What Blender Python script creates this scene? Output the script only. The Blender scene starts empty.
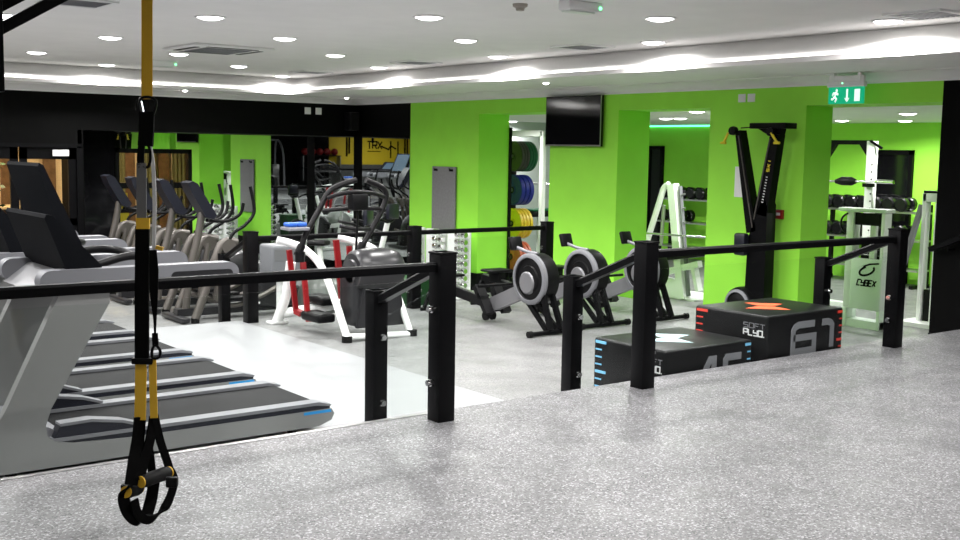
import bpy, bmesh, math, random
from mathutils import Vector, Matrix
random.seed(7)
S = bpy.context.scene
COL = S.collection
PI = math.pi

# ------------------------------------------------------------------ camera
F, PITCH, ROLL, YAW, CH = 1115.4, .10666, .01694, .65377, 1.8
fw = Vector((math.sin(YAW)*math.cos(PITCH), math.cos(YAW)*math.cos(PITCH), -math.sin(PITCH)))
rt = Vector((math.cos(YAW), -math.sin(YAW), 0)); up = rt.cross(fw)
cr = rt*math.cos(ROLL)+up*math.sin(ROLL); cu = -rt*math.sin(ROLL)+up*math.cos(ROLL)
cam = bpy.data.cameras.new('camera'); co = bpy.data.objects.new('camera', cam); COL.objects.link(co)
M = Matrix.Identity(4)
for i in range(3):
    M[i][0], M[i][1], M[i][2] = cr[i], cu[i], -fw[i]
M[2][3] = CH
co.matrix_world = M
cam.sensor_width = 36; cam.lens = F/960*36; cam.clip_start = .05; cam.clip_end = 200
S.camera = co

def P(x, y, X=None, Y=None, z=None):
    """a measured picture point taken back to its place on a known wall, floor or machine plane"""
    d = fw+cr*((x-480)/F)-cu*((y-270)/F)
    t = X/d.x if X is not None else Y/d.y if Y is not None else (z-CH)/d.z
    return Vector((d.x*t, d.y*t, CH+d.z*t))

# ------------------------------------------------------------------ mesh builder
class MB:
    def __init__(s): s.v = []; s.f = []
    def add(s, vs, fs):
        n = len(s.v); s.v += [tuple(p) for p in vs]; s.f += [tuple(i+n for i in f) for f in fs]; return s
    def bm(s, b, mat=None):
        if mat is not None: bmesh.ops.transform(b, matrix=mat, verts=b.verts)
        b.verts.index_update(); s.add([v.co[:] for v in b.verts], [[v.index for v in f.verts] for f in b.faces]); b.free(); return s
    def box(s, x0, y0, z0, x1, y1, z1, bev=0, seg=2, mat=None):
        b = bmesh.new(); bmesh.ops.create_cube(b, size=1)
        for v in b.verts:
            v.co = ((x0+x1)/2+v.co.x*(x1-x0), (y0+y1)/2+v.co.y*(y1-y0), (z0+z1)/2+v.co.z*(z1-z0))
        if bev: bmesh.ops.bevel(b, geom=b.edges[:], offset=bev, segments=seg, profile=.5, affect='EDGES')
        return s.bm(b, mat)
    def sweep(s, pts, prof, wdir=None, closed=False, radii=None):
        pts = [Vector(p) for p in pts]; n = len(pts); m = len(prof); vs = []
        prev = None
        for i, p in enumerate(pts):
            if closed: t = pts[(i+1) % n]-pts[i-1]
            else: t = pts[min(i+1, n-1)]-pts[max(i-1, 0)]
            t.normalize()
            if wdir is not None: a = Vector(wdir)
            elif prev is None: a = Vector((0, 0, 1)) if abs(t.z) < .9 else Vector((1, 0, 0))
            else: a = prev
            a = a-t*a.dot(t)
            if a.length < 1e-6: a = t.orthogonal()
            a.normalize(); prev = a; b = t.cross(a)
            k = radii[i] if radii else 1
            for u, w in prof: vs.append(p+a*(u*k)+b*(w*k))
        fs = []
        for i in range(n if closed else n-1):
            for j in range(m):
                a0 = i*m+j; a1 = i*m+(j+1) % m; b0 = ((i+1) % n)*m+j; b1 = ((i+1) % n)*m+(j+1) % m
                fs.append((a0, a1, b1, b0))
        if not closed:
            fs.append(tuple(range(m))[::-1]); fs.append(tuple((n-1)*m+j for j in range(m)))
        return s.add(vs, fs)
    def tube(s, pts, r, seg=10, closed=False):
        prof = [(math.cos(2*PI*j/seg), math.sin(2*PI*j/seg)) for j in range(seg)]
        rr = r if isinstance(r, (list, tuple)) else [r]*len(pts)
        return s.sweep(pts, prof, None, closed, list(rr))
    def cyl(s, p0, p1, r, r1=None, seg=16): return s.tube([p0, p1], [r, r if r1 is None else r1], seg)
    def strap(s, pts, w, t, wdir): return s.sweep(pts, [(-w/2, -t/2), (w/2, -t/2), (w/2, t/2), (-w/2, t/2)], wdir)
    def bar(s, p0, p1, w, h, wdir=None):
        p0, p1 = Vector(p0), Vector(p1); d = p1-p0
        if wdir is None:
            wdir = d.cross(Vector((0, 0, 1)))
            if wdir.length < 1e-5: wdir = Vector((1, 0, 0))
        return s.strap([p0, p1], w, h, wdir)
    def lathe(s, prof, o, axis, seg=28):
        o = Vector(o); ax = Vector(axis).normalized(); a = ax.orthogonal().normalized(); b = ax.cross(a); vs = []; fs = []
        m = len(prof)
        for j in range(seg):
            d = a*math.cos(2*PI*j/seg)+b*math.sin(2*PI*j/seg)
            for r, h in prof: vs.append(o+ax*h+d*max(r, 1e-4))
        for j in range(seg):
            for i in range(m-1):
                q = ((j+1) % seg)*m
                fs.append((j*m+i, q+i, q+i+1, j*m+i+1))
        return s.add(vs, fs)
    def prism(s, poly, plane, a, b):
        n = len(poly)
        f = {'xz': lambda p, k: (p[0], k, p[1]), 'xy': lambda p, k: (p[0], p[1], k), 'yz': lambda p, k: (k, p[0], p[1])}[plane]
        vs = [f(p, a) for p in poly]+[f(p, b) for p in poly]
        fs = [tuple(range(n))[::-1], tuple(range(n, 2*n))]+[(i, (i+1) % n, n+(i+1) % n, n+i) for i in range(n)]
        return s.add(vs, fs)
    def ball(s, c, r, sc=(1, 1, 1), seg=20):
        b = bmesh.new(); bmesh.ops.create_uvsphere(b, u_segments=seg, v_segments=seg//2, radius=r)
        return s.bm(b, Matrix.Translation(c) @ Matrix.Diagonal((*sc, 1)))
    def build(s, name, mat, parent=None, loc=None, label=None, angle=38, kind=None):
        me = bpy.data.meshes.new(name); me.from_pydata(s.v, [], s.f); me.validate()
        b = bmesh.new(); b.from_mesh(me); bmesh.ops.recalc_face_normals(b, faces=b.faces[:]); b.to_mesh(me); b.free()
        me.shade_smooth(); me.set_sharp_from_angle(angle=math.radians(angle))
        me.materials.append(mat)
        o = bpy.data.objects.new(name, me); COL.objects.link(o)
        if parent: o.parent = parent
        if loc is not None: o.location = loc
        if label: o['label'] = label
        if kind: o['kind'] = kind
        return o

def spline(pts, n=8, closed=False):
    pts = [Vector(p) for p in pts]; N = len(pts); out = []
    for i in range(N if closed else N-1):
        g = lambda k: pts[k % N] if closed else pts[max(0, min(N-1, k))]
        p0, p1, p2, p3 = g(i-1), g(i), g(i+1), g(i+2)
        for j in range(n):
            t = j/n
            out.append(.5*((2*p1)+(p2-p0)*t+(2*p0-5*p1+4*p2-p3)*t*t+(3*p1-p0-3*p2+p3)*t**3))
    if not closed: out.append(pts[-1])
    return out
def rpoly(x0, z0, x1, z1, r, n=5):
    o = []
    for cx, cz, a in ((x1-r, z1-r, 0), (x0+r, z1-r, 90), (x0+r, z0+r, 180), (x1-r, z0+r, 270)):
        for k in range(n+1):
            t = math.radians(a+90*k/n); o.append((cx+r*math.cos(t), cz+r*math.sin(t)))
    return o

def tag(o, label, cat, group=None):
    o['label'] = label; o['category'] = cat
    if group: o['group'] = group
    return o
def thing(name, label, cat, loc=(0, 0, 0), rz=0, group=None):
    o = bpy.data.objects.new(name, None); COL.objects.link(o); o.empty_display_size = .1
    o.location = loc; o.rotation_euler = (0, 0, rz)
    return tag(o, label, cat, group)
def kids(o): return [c for c in bpy.data.objects if c.parent == o]
def dup(root, loc, label, rz=None, kidmap=None):
    kidmap = kidmap or {}
    r = root.copy(); COL.objects.link(r); r.location = loc; r['label'] = label
    if rz is not None: r.rotation_euler = (0, 0, rz)
    for c in kids(root):
        d = c.copy(); COL.objects.link(d); d.parent = r
        for g in kids(c):
            e = g.copy(); COL.objects.link(e); e.parent = d
    return r
ORD = ['first', 'second', 'third', 'fourth', 'fifth', 'sixth', 'seventh', 'eighth', 'ninth', 'tenth']
def struct(name, mb, mat, angle=38): return mb.build(name, mat, kind='structure', angle=angle)

# ------------------------------------------------------------------ materials
def mat(name, col, rough=.5, metal=0, spec=.5, noise=0, nscale=20, bump=0, bscale=200, coat=0, emit=None, estr=0):
    m = bpy.data.materials.new(name); m.use_nodes = True; nt = m.node_tree; b = nt.nodes['Principled BSDF']
    b.inputs['Base Color'].default_value = (*col, 1); b.inputs['Roughness'].default_value = rough
    b.inputs['Metallic'].default_value = metal; b.inputs['Specular IOR Level'].default_value = spec
    if coat: b.inputs['Coat Weight'].default_value = coat; b.inputs['Coat Roughness'].default_value = .1
    if emit: b.inputs['Emission Color'].default_value = (*emit, 1); b.inputs['Emission Strength'].default_value = estr
    if noise or bump: tc = nt.nodes.new('ShaderNodeTexCoord')
    if noise:
        n = nt.nodes.new('ShaderNodeTexNoise'); n.inputs['Scale'].default_value = nscale; n.inputs['Detail'].default_value = 4
        nt.links.new(tc.outputs['Object'], n.inputs['Vector'])
        r = nt.nodes.new('ShaderNodeValToRGB')
        r.color_ramp.elements[0].position = .3; r.color_ramp.elements[1].position = .7
        r.color_ramp.elements[0].color = (*[c*(1-noise) for c in col], 1); r.color_ramp.elements[1].color = (*[min(1, c*(1+noise)) for c in col], 1)
        nt.links.new(n.outputs['Fac'], r.inputs['Fac']); nt.links.new(r.outputs['Color'], b.inputs['Base Color'])
    if bump:
        n = nt.nodes.new('ShaderNodeTexNoise'); n.inputs['Scale'].default_value = bscale
        nt.links.new(tc.outputs['Object'], n.inputs['Vector'])
        u = nt.nodes.new('ShaderNodeBump'); u.inputs['Strength'].default_value = bump; u.inputs['Distance'].default_value = .01
        nt.links.new(n.outputs['Fac'], u.inputs['Height']); nt.links.new(u.outputs['Normal'], b.inputs['Normal'])
    return m
def floor_mat(name, base, dark, light, rough):
    m = mat(name, base, rough); nt = m.node_tree; b = nt.nodes['Principled BSDF']; L = nt.links.new
    tc = nt.nodes.new('ShaderNodeTexCoord')
    def ramp(scale, c0, c1, p0, p1, det=2):
        n = nt.nodes.new('ShaderNodeTexNoise'); n.inputs['Scale'].default_value = scale; n.inputs['Detail'].default_value = det
        L(tc.outputs['Object'], n.inputs['Vector']); r = nt.nodes.new('ShaderNodeValToRGB')
        r.color_ramp.elements[0].position = p0; r.color_ramp.elements[1].position = p1
        r.color_ramp.elements[0].color = (*c0, 1); r.color_ramp.elements[1].color = (*c1, 1)
        L(n.outputs['Fac'], r.inputs['Fac']); return r
    r2 = ramp(1.6, (.90,)*3, (1.04,)*3, .35, .6)
    v = nt.nodes.new('ShaderNodeTexVoronoi'); v.inputs['Scale'].default_value = 130; L(tc.outputs['Object'], v.inputs['Vector'])
    sp_ = nt.nodes.new('ShaderNodeSeparateColor'); L(v.outputs['Color'], sp_.inputs[0])
    r1 = nt.nodes.new('ShaderNodeValToRGB'); L(sp_.outputs[0], r1.inputs['Fac'])
    r1.color_ramp.elements[0].color = (*dark, 1); r1.color_ramp.elements[1].color = (*light, 1)
    e1 = r1.color_ramp.elements.new(.22); e1.color = (*base, 1); e2 = r1.color_ramp.elements.new(.75); e2.color = (*[c*1.12 for c in base], 1)
    def mul(a, c):
        x = nt.nodes.new('ShaderNodeMix'); x.data_type = 'RGBA'; x.blend_type = 'MULTIPLY'; x.inputs['Factor'].default_value = 1
        L(a, x.inputs['A']); L(c, x.inputs['B']); return x.outputs['Result']
    L(mul(r1.outputs['Color'], r2.outputs['Color']), b.inputs['Base Color'])
    rr = ramp(3, (rough-.08,)*3, (rough+.08,)*3, .35, .65); L(rr.outputs['Color'], b.inputs['Roughness'])
    return m
def glass_mat(name, tint=(.965, .98, .972), gl=.06):
    m = bpy.data.materials.new(name); m.use_nodes = True; nt = m.node_tree; nt.nodes.clear()
    o = nt.nodes.new('ShaderNodeOutputMaterial'); t = nt.nodes.new('ShaderNodeBsdfTransparent'); g = nt.nodes.new('ShaderNodeBsdfGlossy')
    t.inputs['Color'].default_value = (*tint, 1); g.inputs['Roughness'].default_value = .01
    lw0 = nt.nodes.new('ShaderNodeLayerWeight'); lw0.inputs['Blend'].default_value = .5
    pw = nt.nodes.new('ShaderNodeMath'); pw.operation = 'POWER'; pw.inputs[1].default_value = 4; nt.links.new(lw0.outputs['Facing'], pw.inputs[0])
    lw = nt.nodes.new('ShaderNodeMath'); lw.operation = 'MULTIPLY_ADD'; lw.inputs[1].default_value = .22; lw.inputs[2].default_value = .006; nt.links.new(pw.outputs[0], lw.inputs[0])
    mx = nt.nodes.new('ShaderNodeMixShader')
    nt.links.new(lw.outputs[0], mx.inputs[0]); nt.links.new(t.outputs[0], mx.inputs[1]); nt.links.new(g.outputs[0], mx.inputs[2]); nt.links.new(mx.outputs[0], o.inputs[0])
    return m
def emit_mat(name, col, s):
    m = bpy.data.materials.new(name); m.use_nodes = True; nt = m.node_tree; nt.nodes.clear()
    o = nt.nodes.new('ShaderNodeOutputMaterial'); e = nt.nodes.new('ShaderNodeEmission'); e.inputs['Color'].default_value = (*col, 1); e.inputs['Strength'].default_value = s
    nt.links.new(e.outputs[0], o.inputs[0]); return m

GREEN = mat('green_paint', (.35, .86, .07), .55, spec=.3, noise=.03, nscale=3, bump=.05)
BLACKW = mat('black_wall', (.002, .002, .002), .55, spec=.06, noise=.15, nscale=5)
WHITE = mat('white_paint', (.82, .82, .81), .6, spec=.3, noise=.02, nscale=4)
CEIL = mat('ceiling_paint', (.86, .845, .835), .7, spec=.2, noise=.02, nscale=3)
GREYW = mat('pale_grey_wall', (.5, .54, .53), .6, noise=.04, nscale=2)
YELLOW = mat('yellow_wall', (.85, .62, .02), .6)
BARM = mat('dark_grey_tube', (.008, .0075, .0085), .45, spec=.2)
DGREY = mat('dark_grey_wall', (.11, .11, .11), .6, noise=.1)
FLOOR = floor_mat('speckled_vinyl', (.108, .107, .111), (.015, .015, .016), (.36, .355, .37), .46)
FLOOR2 = floor_mat('grey_gym_vinyl', (.165,)*3, (.08,)*3, (.30,)*3, .45)
VINYL = mat('white_vinyl', (.265, .268, .278), .4, noise=.03, nscale=2)
BLK = mat('black_powder_coat', (.003, .003, .0035), .38, spec=.10)
BLKG = mat('gloss_black', (.004, .004, .005), .25, spec=.35)
BLKP = mat('black_plastic', (.005, .005, .0055), .42, spec=.14)
RUBBER = mat('black_rubber', (.008, .008, .008), .6, spec=.12, noise=.2, nscale=60)
BELT = mat('treadmill_belt', (.010, .010, .011), .65, spec=.12, noise=.25, nscale=8, bump=.05)
NAVY = mat('charcoal_navy_plastic', (.010, .011, .018), .34, spec=.35)
SILV = mat('silver_grey_plastic', (.2, .2, .21), .38, metal=.35)
SILVM = mat('silver_metal_panel', (.25, .253, .248), .42, metal=.4)
LGREY = mat('light_grey_plastic', (.165, .168, .182), .4)
MGREY = mat('mid_grey_plastic', (.2, .2, .22), .4)
DCOWL = mat('dark_grey_cowl', (.018, .018, .020), .32, spec=.4)
TAUPE = mat('taupe_metal', (.11, .10, .09), .38, metal=.4)
CHROME = mat('chrome', (.8, .8, .8), .12, metal=1)
STEEL = mat('brushed_steel', (.5, .5, .5), .3, metal=1)
WHT = mat('white_powder_coat', (.84, .85, .84), .35)
OFFW = mat('off_white_panel', (.72, .78, .72), .4)
RED = mat('red_plastic', (.26, .006, .009), .35)
BLUE = mat('blue_plastic', (.02, .10, .45), .35)
CYAN = mat('light_blue_print', (.2, .55, .85), .4)
REDP = mat('red_print', (.75, .06, .04), .45)
ORANGE = mat('orange_red_print', (.9, .13, .05), .45)
PRINT = mat('grey_print', (.22, .22, .24), .5)
PRINTL = mat('white_print', (.75, .75, .76), .5)
VBOX = mat('black_vinyl_cover', (.005, .005, .0055), .38, spec=.2, bump=.15, bscale=60)
MAT = mat('grey_foam_mat', (.21, .205, .215), .8, noise=.08, nscale=30)
STRAPY = mat('yellow_webbing', (.60, .35, .012), .65, bump=.2, bscale=400)
STRAPB = mat('black_webbing', (.0025, .0025, .0025), .7, spec=.04, bump=.2, bscale=400)
STRAPG = mat('grey_webbing', (.11, .11, .11), .7, bump=.2, bscale=400)
ROPE = mat('pale_grey_webbing', (.5, .5, .5), .7)
YEL = mat('yellow_plastic', (.75, .6, .02), .4)
PGREY = mat('grey_bumper', (.05, .048, .045), .5, spec=.2)
PGREEN = mat('green_bumper', (.004, .09, .035), .45, spec=.25)
PBLUE = mat('blue_bumper', (.01, .02, .24), .45, spec=.25)
PYEL = mat('yellow_bumper', (.72, .48, .02), .4)
PRED = mat('red_bumper', (.55, .09, .05), .45)
SCREEN = mat('dark_screen', (.004, .004, .005), .06, spec=.6)
LIT = mat('lit_console_screen', (.01, .02, .03), .3, spec=.2, emit=(.35, .6, .9), estr=.2)
PAPER = mat('white_paper', (.85, .85, .85), .7)
DKGREEN = mat('dark_green_plastic', (.008, .05, .012), .4)
BALLM = mat('grey_green_rubber', (.09, .10, .09), .3)
CREAM = mat('cream_wall', (.80, .64, .42), .6, noise=.05)
WOOD = mat('brown_wood', (.16, .09, .045), .5, noise=.35, nscale=9)
OLIVE = mat('olive_curtain', (.17, .17, .08), .8, noise=.2)
LEAF = mat('plant_leaf', (.01, .06, .015), .5)
LEDC = emit_mat('cyan_led', (.15, 1, .7), 3)
LEDW = emit_mat('white_led', (1, .97, .93), 3)
DOWN = emit_mat('downlight_glow', (1, .985, .97), 14)
SPOTL = emit_mat('spot_glow', (1, .95, .88), 25)
WARM = emit_mat('warm_glow', (1, .74, .42), 20)
GLED = emit_mat('green_indicator', (.2, 1, .4), 3)
EXITG = mat('exit_green', (.0, .28, .13), .4, emit=(0, .42, .2), estr=.8)
EXITW = mat('exit_white', (.8, .9, .85), .4, emit=(.8, 1, .9), estr=.9)
GLASS = glass_mat('clear_glass')
MIRROR = mat('mirror', (.74, .77, .76), .01, metal=1)
CONS = mat('matt_black_console', (.004, .0045, .006), .7, spec=.06)
DARKGL = mat('dark_glass_panel', (.006, .006, .007), .06, spec=.5)

# ------------------------------------------------------------------ setting
YE = 5.16           # edge of the raised platform
YF = 10.6           # edge of the middle level
XW = 9.9            # green wall
YB = 16.42          # black wall / fascia
YM = 17.2           # mirror wall in the alcove
ZF = -.3            # far level
struct('floor', MB().box(-8, -2, ZF-.1, XW, YE, .3), FLOOR)
struct('floor_middle', MB().box(-8, YE, ZF-.1, XW, YF, 0), FLOOR2)
struct('floor_far', MB().box(-8, YF, ZF-.1, XW, 20.2, ZF).box(XW, 2.5, ZF-.1, 17.1, 20.2, ZF), FLOOR2)
struct('floor_vinyl', MB().box(-4, YE+.001, 0, 4.98, YF-.002, .004), VINYL)
struct('trim_1', MB().box(-8, YE-.035, .3, 3.6, YE+.004, .303).box(-8, YE, .27, 3.6, YE+.004, .303), STEEL)
struct('trim_2', MB().box(3.62, YE, 0, 5.06, YE+.3, .15).box(8.05, YE, 0, 9.89, YE+.3, .15), FLOOR2)
struct('trim_3', MB().box(-1, YF, ZF, 4.98, YF+.3, ZF+.15), FLOOR2)

def wallbox(name, m, *bs):
    q = MB()
    for b in bs: q.box(*b)
    return struct(name, q, m)
# green wall with its three pillars and the header above the openings
wallbox('wall_right', GREEN, (XW, 5.8, 2.33, 10.5, 13.0, 2.9))
wallbox('wall_right_1', GREEN, (XW, 13.0, ZF, 10.46, 14.79, 2.9))
wallbox('wall_right_2', GREEN, (XW, 10.13, ZF, 10.46, 11.42, 2.33))
wallbox('wall_right_3', GREEN, (XW, 7.33, ZF, 10.36, 8.64, 2.33))
struct('trim_17', MB().box(10.46, 12.97, ZF, 10.50, 13.01, 2.15), BLK)
wallbox('wall_right_end', BLACKW, (XW, -2, ZF, 10.5, 5.8, 2.9))
wallbox('wall_right_mirror_side', BLACKW, (XW+.012, 14.79, ZF, 10.46, YM, 2.9), (XW, 14.79, 2.0, XW+.012, YM, 2.9), (XW, 16.24, ZF, XW+.012, 16.52, 2.0))
struct('trim_4', MB().box(XW, 14.80, ZF+.12, XW+.01, 16.24, 2.0).box(XW, 16.52, ZF+.12, XW+.01, YM, 2.0), MIRROR)
wallbox('baseboard_right', BLK, (XW-.012, 13.0, ZF, XW, 14.79, ZF+.3), (XW-.012, 12.988, ZF, 10.46, 13.0, 0), (XW-.012, 4.0, .3, XW, YE, .42), (XW-.012, YE, 0, XW, 5.8, .13))
# black wall: bulkhead over the alcove, door wall at the left
wallbox('wall_back', BLACKW, (5.28, YB, 2.0, XW, YM, 2.9), (-8, YB, 1.76, 5.28, YB+.13, 2.9), (-8, YB, ZF, 2.7, YB+.13, 1.76), (5.22, YB, ZF, 5.30, YM, 2.0))
# mirror wall inside the alcove, with a glazed window in it
struct('trim_5', MB().box(7.27, YM, ZF+.12, XW, YM+.02, 2.0).box(6.03, YM, 1.74, 7.27, YM+.02, 2.0), MIRROR)
struct('trim_6', MB().box(5.30, YM, ZF, 6.03, YM+.03, 2.0), DARKGL)
wallbox('wall_back_alcove', BLACKW, (5.30, YM+.03, ZF, 6.03, YM+.12, 2.4), (7.27, YM+.021, ZF, 10.46, YM+.12, 2.4), (6.03, YM+.021, 1.74, 7.27, YM+.12, 2.4), (6.03, YM, ZF, 7.27, YM+.12, .30), (7.27, YM-.004, ZF, XW, YM+.02, ZF+.12))
w = MB()
for a in ((6.03, .30, 6.09, 1.74), (7.21, .30, 7.27, 1.74)): w.box(a[0], YM-.03, a[1], a[2], YM+.08, a[3])
for z0, z1 in ((.30, .36), (1.12, 1.21), (.74, .80), (1.67, 1.74)): w.box(6.03, YM-.03, z0, 7.27, YM+.08, z1)
win = struct('window_1', w, BLK)
MB().box(6.09, YM+.02, .36, 7.21, YM+.026, 1.67).build('pane', GLASS, win)
# glazed double doors
for i, (x0, x1) in enumerate(((2.78, 3.58), (3.60, 4.40), (4.42, 5.20))):
    d = MB(); y0, y1 = YB+.03, YB+.08
    d.box(x0, y0, ZF+.01, x0+.10, y1, 1.74).box(x1-.11, y0, ZF+.01, x1, y1, 1.74).box(x0, y0, 1.575, x1, y1, 1.74).box(x0, y0, ZF+.01, x1, y1, ZF+.2).box(x0, y0, .62, x1, y1, .72)
    do = struct('door_%d' % (i+1), d, BLK)
    MB().box(x0+.1, y0+.02, ZF+.2, x1-.11, y0+.026, 1.575).build('pane', GLASS, do)
    MB().tube([(x0+.06, y0-.0, .55), (x0+.06, y0-.06, .56), (x0+.06, y0-.06, .94), (x0+.06, y0-.0, .95)], .012).build('door_handle', STEEL, do)
struct('trim_7', MB().box(2.70, YB-.01, ZF, 2.78, YB+.13, 1.76).box(5.20, YB-.01, ZF, 5.28, YB+.13, 1.76).box(2.70, YB-.01, 1.74, 5.28, YB+.13, 1.80), BLK)
# lobby behind the doors and the window
wallbox('wall_lobby', CREAM, (-1, 20, ZF, 9, 20.1, 2.4), (-1, YB+.13, ZF, -.9, 20, 2.4), (8.9, YM+.12, ZF, 9, 20, 2.4))
wallbox('ceiling_lobby', WHITE, (-1, YB+.13, 2.4, 9, 20.1, 2.45))
q = MB()
for x in (1.6, 2.7, 3.6, 4.55, 5.05, 5.75, 6.55, 7.15, 7.8, 8.5): q.box(x, 19.93, ZF, x+.2, 20, 2.4)
struct('trim_8', q, WOOD)
q = MB()
for x in (6.85, 7.42, 8.05):
    q.prism([(x+.3*k/12, 19.86+.03*math.sin(k*2.1)) for k in range(13)]+[(x+.3, 19.93), (x, 19.93)], 'xy', ZF, 2.2)
struct('trim_9', q, OLIVE)
# room behind the green wall
wallbox('wall_inner', GREEN, (17, 2.5, ZF, 17.1, 17.3, 2.5), (10.5, 2.5, ZF, 17.1, 2.6, 2.5))
wallbox('wall_inner_back', GREYW, (10.46, YM, ZF, 17, YM+.1, 2.5))
wallbox('ceiling_inner', WHITE, (10.46, 2.5, 2.38, 17.1, 17.3, 2.45))
zl = P(680, 126, X=16.97).z; z2_ = P(528, 119.5, Y=YM-.03).z
struct('trim_11', MB().box(16.97, P(712, 126, X=16.97).y, zl-.011, 17, YM, zl+.011).box(10.6, YM-.03, z2_-.011, 16.97, YM, z2_+.011), LEDC)
def inner_door(n, y0, y1, z1):
    o = struct('door_%d' % n, MB().box(16.94, y0, ZF, 17, y0+.07, z1).box(16.94, y1-.07, ZF, 17, y1, z1).box(16.94, y0, z1-.08, 17, y1, z1), BLK)
    MB().box(16.97, y0+.07, ZF, 17, y1-.07, z1-.08).build('door_leaf', DARKGL, o)
a0, a1 = P(873, 200, X=17).y, P(912, 200, X=17).y
inner_door(4, a1, a0, P(890, 150, X=17).z)
a0, a1 = P(648, 200, X=17).y, P(663, 200, X=17).y
inner_door(5, a1, a0, P(655, 146, X=17).z)
# outer shell behind and beside the camera
wallbox('wall_front', BLACKW, (-8, -2.1, ZF, 10.5, -2, 2.9))
wallbox('wall_left', DGREY, (-8.1, -2.1, ZF, -8, YB+.13, 2.9))
struct('trim_12', MB().box(-5.2, -2, 1.2, -.95, -1.985, 2.62), YELLOW)
struct('trim_13', MB().box(-5.2, -2, .3, -.95, -1.985, 1.2), DGREY)
# ceilings: raised field, stepped soffit with a lit trough, cornice
XL, YL, ZS, ZC = 8.33, 15.88, 2.63, 2.9
wallbox('ceiling', CEIL, (-8, -2, ZC, XL+.40, YL+.40, 3.0))
struct('ceiling_soffit', MB().box(XL, -2, ZS, XW, YB, ZS+.025).box(-8, YL, ZS, XL, YB, ZS+.025).box(XL-.004, -2, ZS-.002, XL+.016, YL+.016, ZS+.045).box(-8, YL-.004, ZS-.002, XL-.004, YL+.016, ZS+.045), CEIL)
q = MB()
cv = [(XL+.075, ZS+.024), (XL+.115, ZS+.07), (XL+.16, ZS+.125), (XL+.22, ZS+.18), (XL+.28, ZS+.225), (XL+.36, ZC)]
def sweep_cove(prof_fn, q, prof):
    vs = []; n = len(prof)
    for X, Y in ((None, -2), ('c', None), (-8, None)):
        for x, z in prof:
            off = x-XL
            if X is None: vs.append((XL+off, -2, z))
            elif X == 'c': vs.append((XL+off, YL+off, z))
            else: vs.append((-8, YL+off, z))
    fs = []
    for k in range(2):
        for i in range(n-1): fs.append((k*n+i, (k+1)*n+i, (k+1)*n+i+1, k*n+i+1))
    q.add(vs, fs)
sweep_cove(None, q, cv+[(XL+.365, ZC+.03), (XL+.45, ZC+.03), (XL+.45, ZS+.02), (XL+.075, ZS+.02)])
struct('trim_14', q, WHITE, 60)
struct('trim_15', MB().box(XL+.016, -2, ZS+.026, XL+.020, YL+.016, ZS+.042).box(-8, YL+.016, ZS+.026, XL+.020, YL+.020, ZS+.042), LEDW)
q = MB()
prof = [(0, 2.527), (.02, 2.527), (.024, 2.545), (.06, 2.565), (.10, 2.60), (.15, 2.612), (.20, 2.617), (.20, ZS), (0, ZS)]
vs = []
for (x, y) in (('R', -2), ('R', 'c'), (-8, 'c')):
    for o_, z in prof:
        vs.append(((XW-o_) if x == 'R' else -8, (YB-o_) if y == 'c' else y, z))
n = len(prof); fs = []
for k in range(2):
    for i in range(n-1): fs.append((k*n+i, (k+1)*n+i, (k+1)*n+i+1, k*n+i+1))
q.add(vs, fs)
struct('trim_16', q, CEIL, 30)

# ------------------------------------------------------------------ ceiling fittings
def downlight(loc, label, r=.105, em=DOWN, group='recessed ceiling downlights', lamp=None):
    t = thing('downlight', label, 'ceiling light', loc, 0, group)
    MB().lathe([(r-.004, 0), (r+.018, 0), (r+.02, -.006), (r+.005, -.012), (r-.004, -.008), (r-.004, 0)], (0, 0, 0), (0, 0, 1)).build('trim_ring', WHITE, t)
    MB().lathe([(0, -.030), (r*.35, -.028), (r*.65, -.022), (r*.88, -.012), (r-.005, -.003), (r-.005, -.0015), (0, -.0015)], (0, 0, 0), (0, 0, 1)).build('diffuser', em, t)  # dome deepened to enlarge the bright disc, standing in for bloom
    if lamp:
        lo = bpy.data.objects.new('beam', lamp); COL.objects.link(lo); lo.parent = t; lo.location = (0, 0, -.034)
    return t
def beam_lamp(name, watts, col, size, spread):
    l = bpy.data.lights.new(name, 'AREA'); l.shape = 'DISK'; l.size = size; l.energy = watts; l.color = col; l.spread = math.radians(spread); return l
BEAM = beam_lamp('downlight_beam', 44, (1, .985, .97), .18, 160)
WBEAM = beam_lamp('lobby_beam', 45, (1, .74, .42), .2, 170)
proto = None
rows = [(8.17, 'row nearest the green wall', [15.78, 12.99, 10.39, 7.9, 5.3]),
        (6.77, 'second row from the green wall', [14.35, 11.73, 9.14, 6.48, 3.9]),
        (5.38, 'third row from the green wall', [15.6, 13.06, 10.34, 7.78, 5.2, 2.6]),
        (4.05, 'fourth row from the green wall', [14.22, 11.62, 9.14, 6.5, 3.9]),
        (2.71, 'fifth row from the green wall', [15.6, 12.95, 10.33, 7.75, 5.2, 2.6]),  # last lamp is unseen, added to brighten the hanging strap and near floor
        (1.37, 'sixth row from the green wall', [14.25, 11.65, 9.05, 6.5]),
        (.03, 'seventh row from the green wall', [15.6, 12.95, 10.33, 7.75]),
        (-2.6, 'unseen eighth row from the green wall', [14.3, 10.4, 6.5, 2.6, 0])]  # last pair unseen, kept to brighten the mirrored yellow wall
for X, rn, ys in rows:
    for i, y in enumerate(ys):
        lb = 'ceiling downlight, %s from the black wall in the %s' % (ORD[i], rn)
        if proto is None: proto = downlight((X, y, ZC), lb, .115, DOWN, 'recessed ceiling downlights', BEAM)
        else: dup(proto, (X, y, ZC), lb)
sp = None
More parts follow.
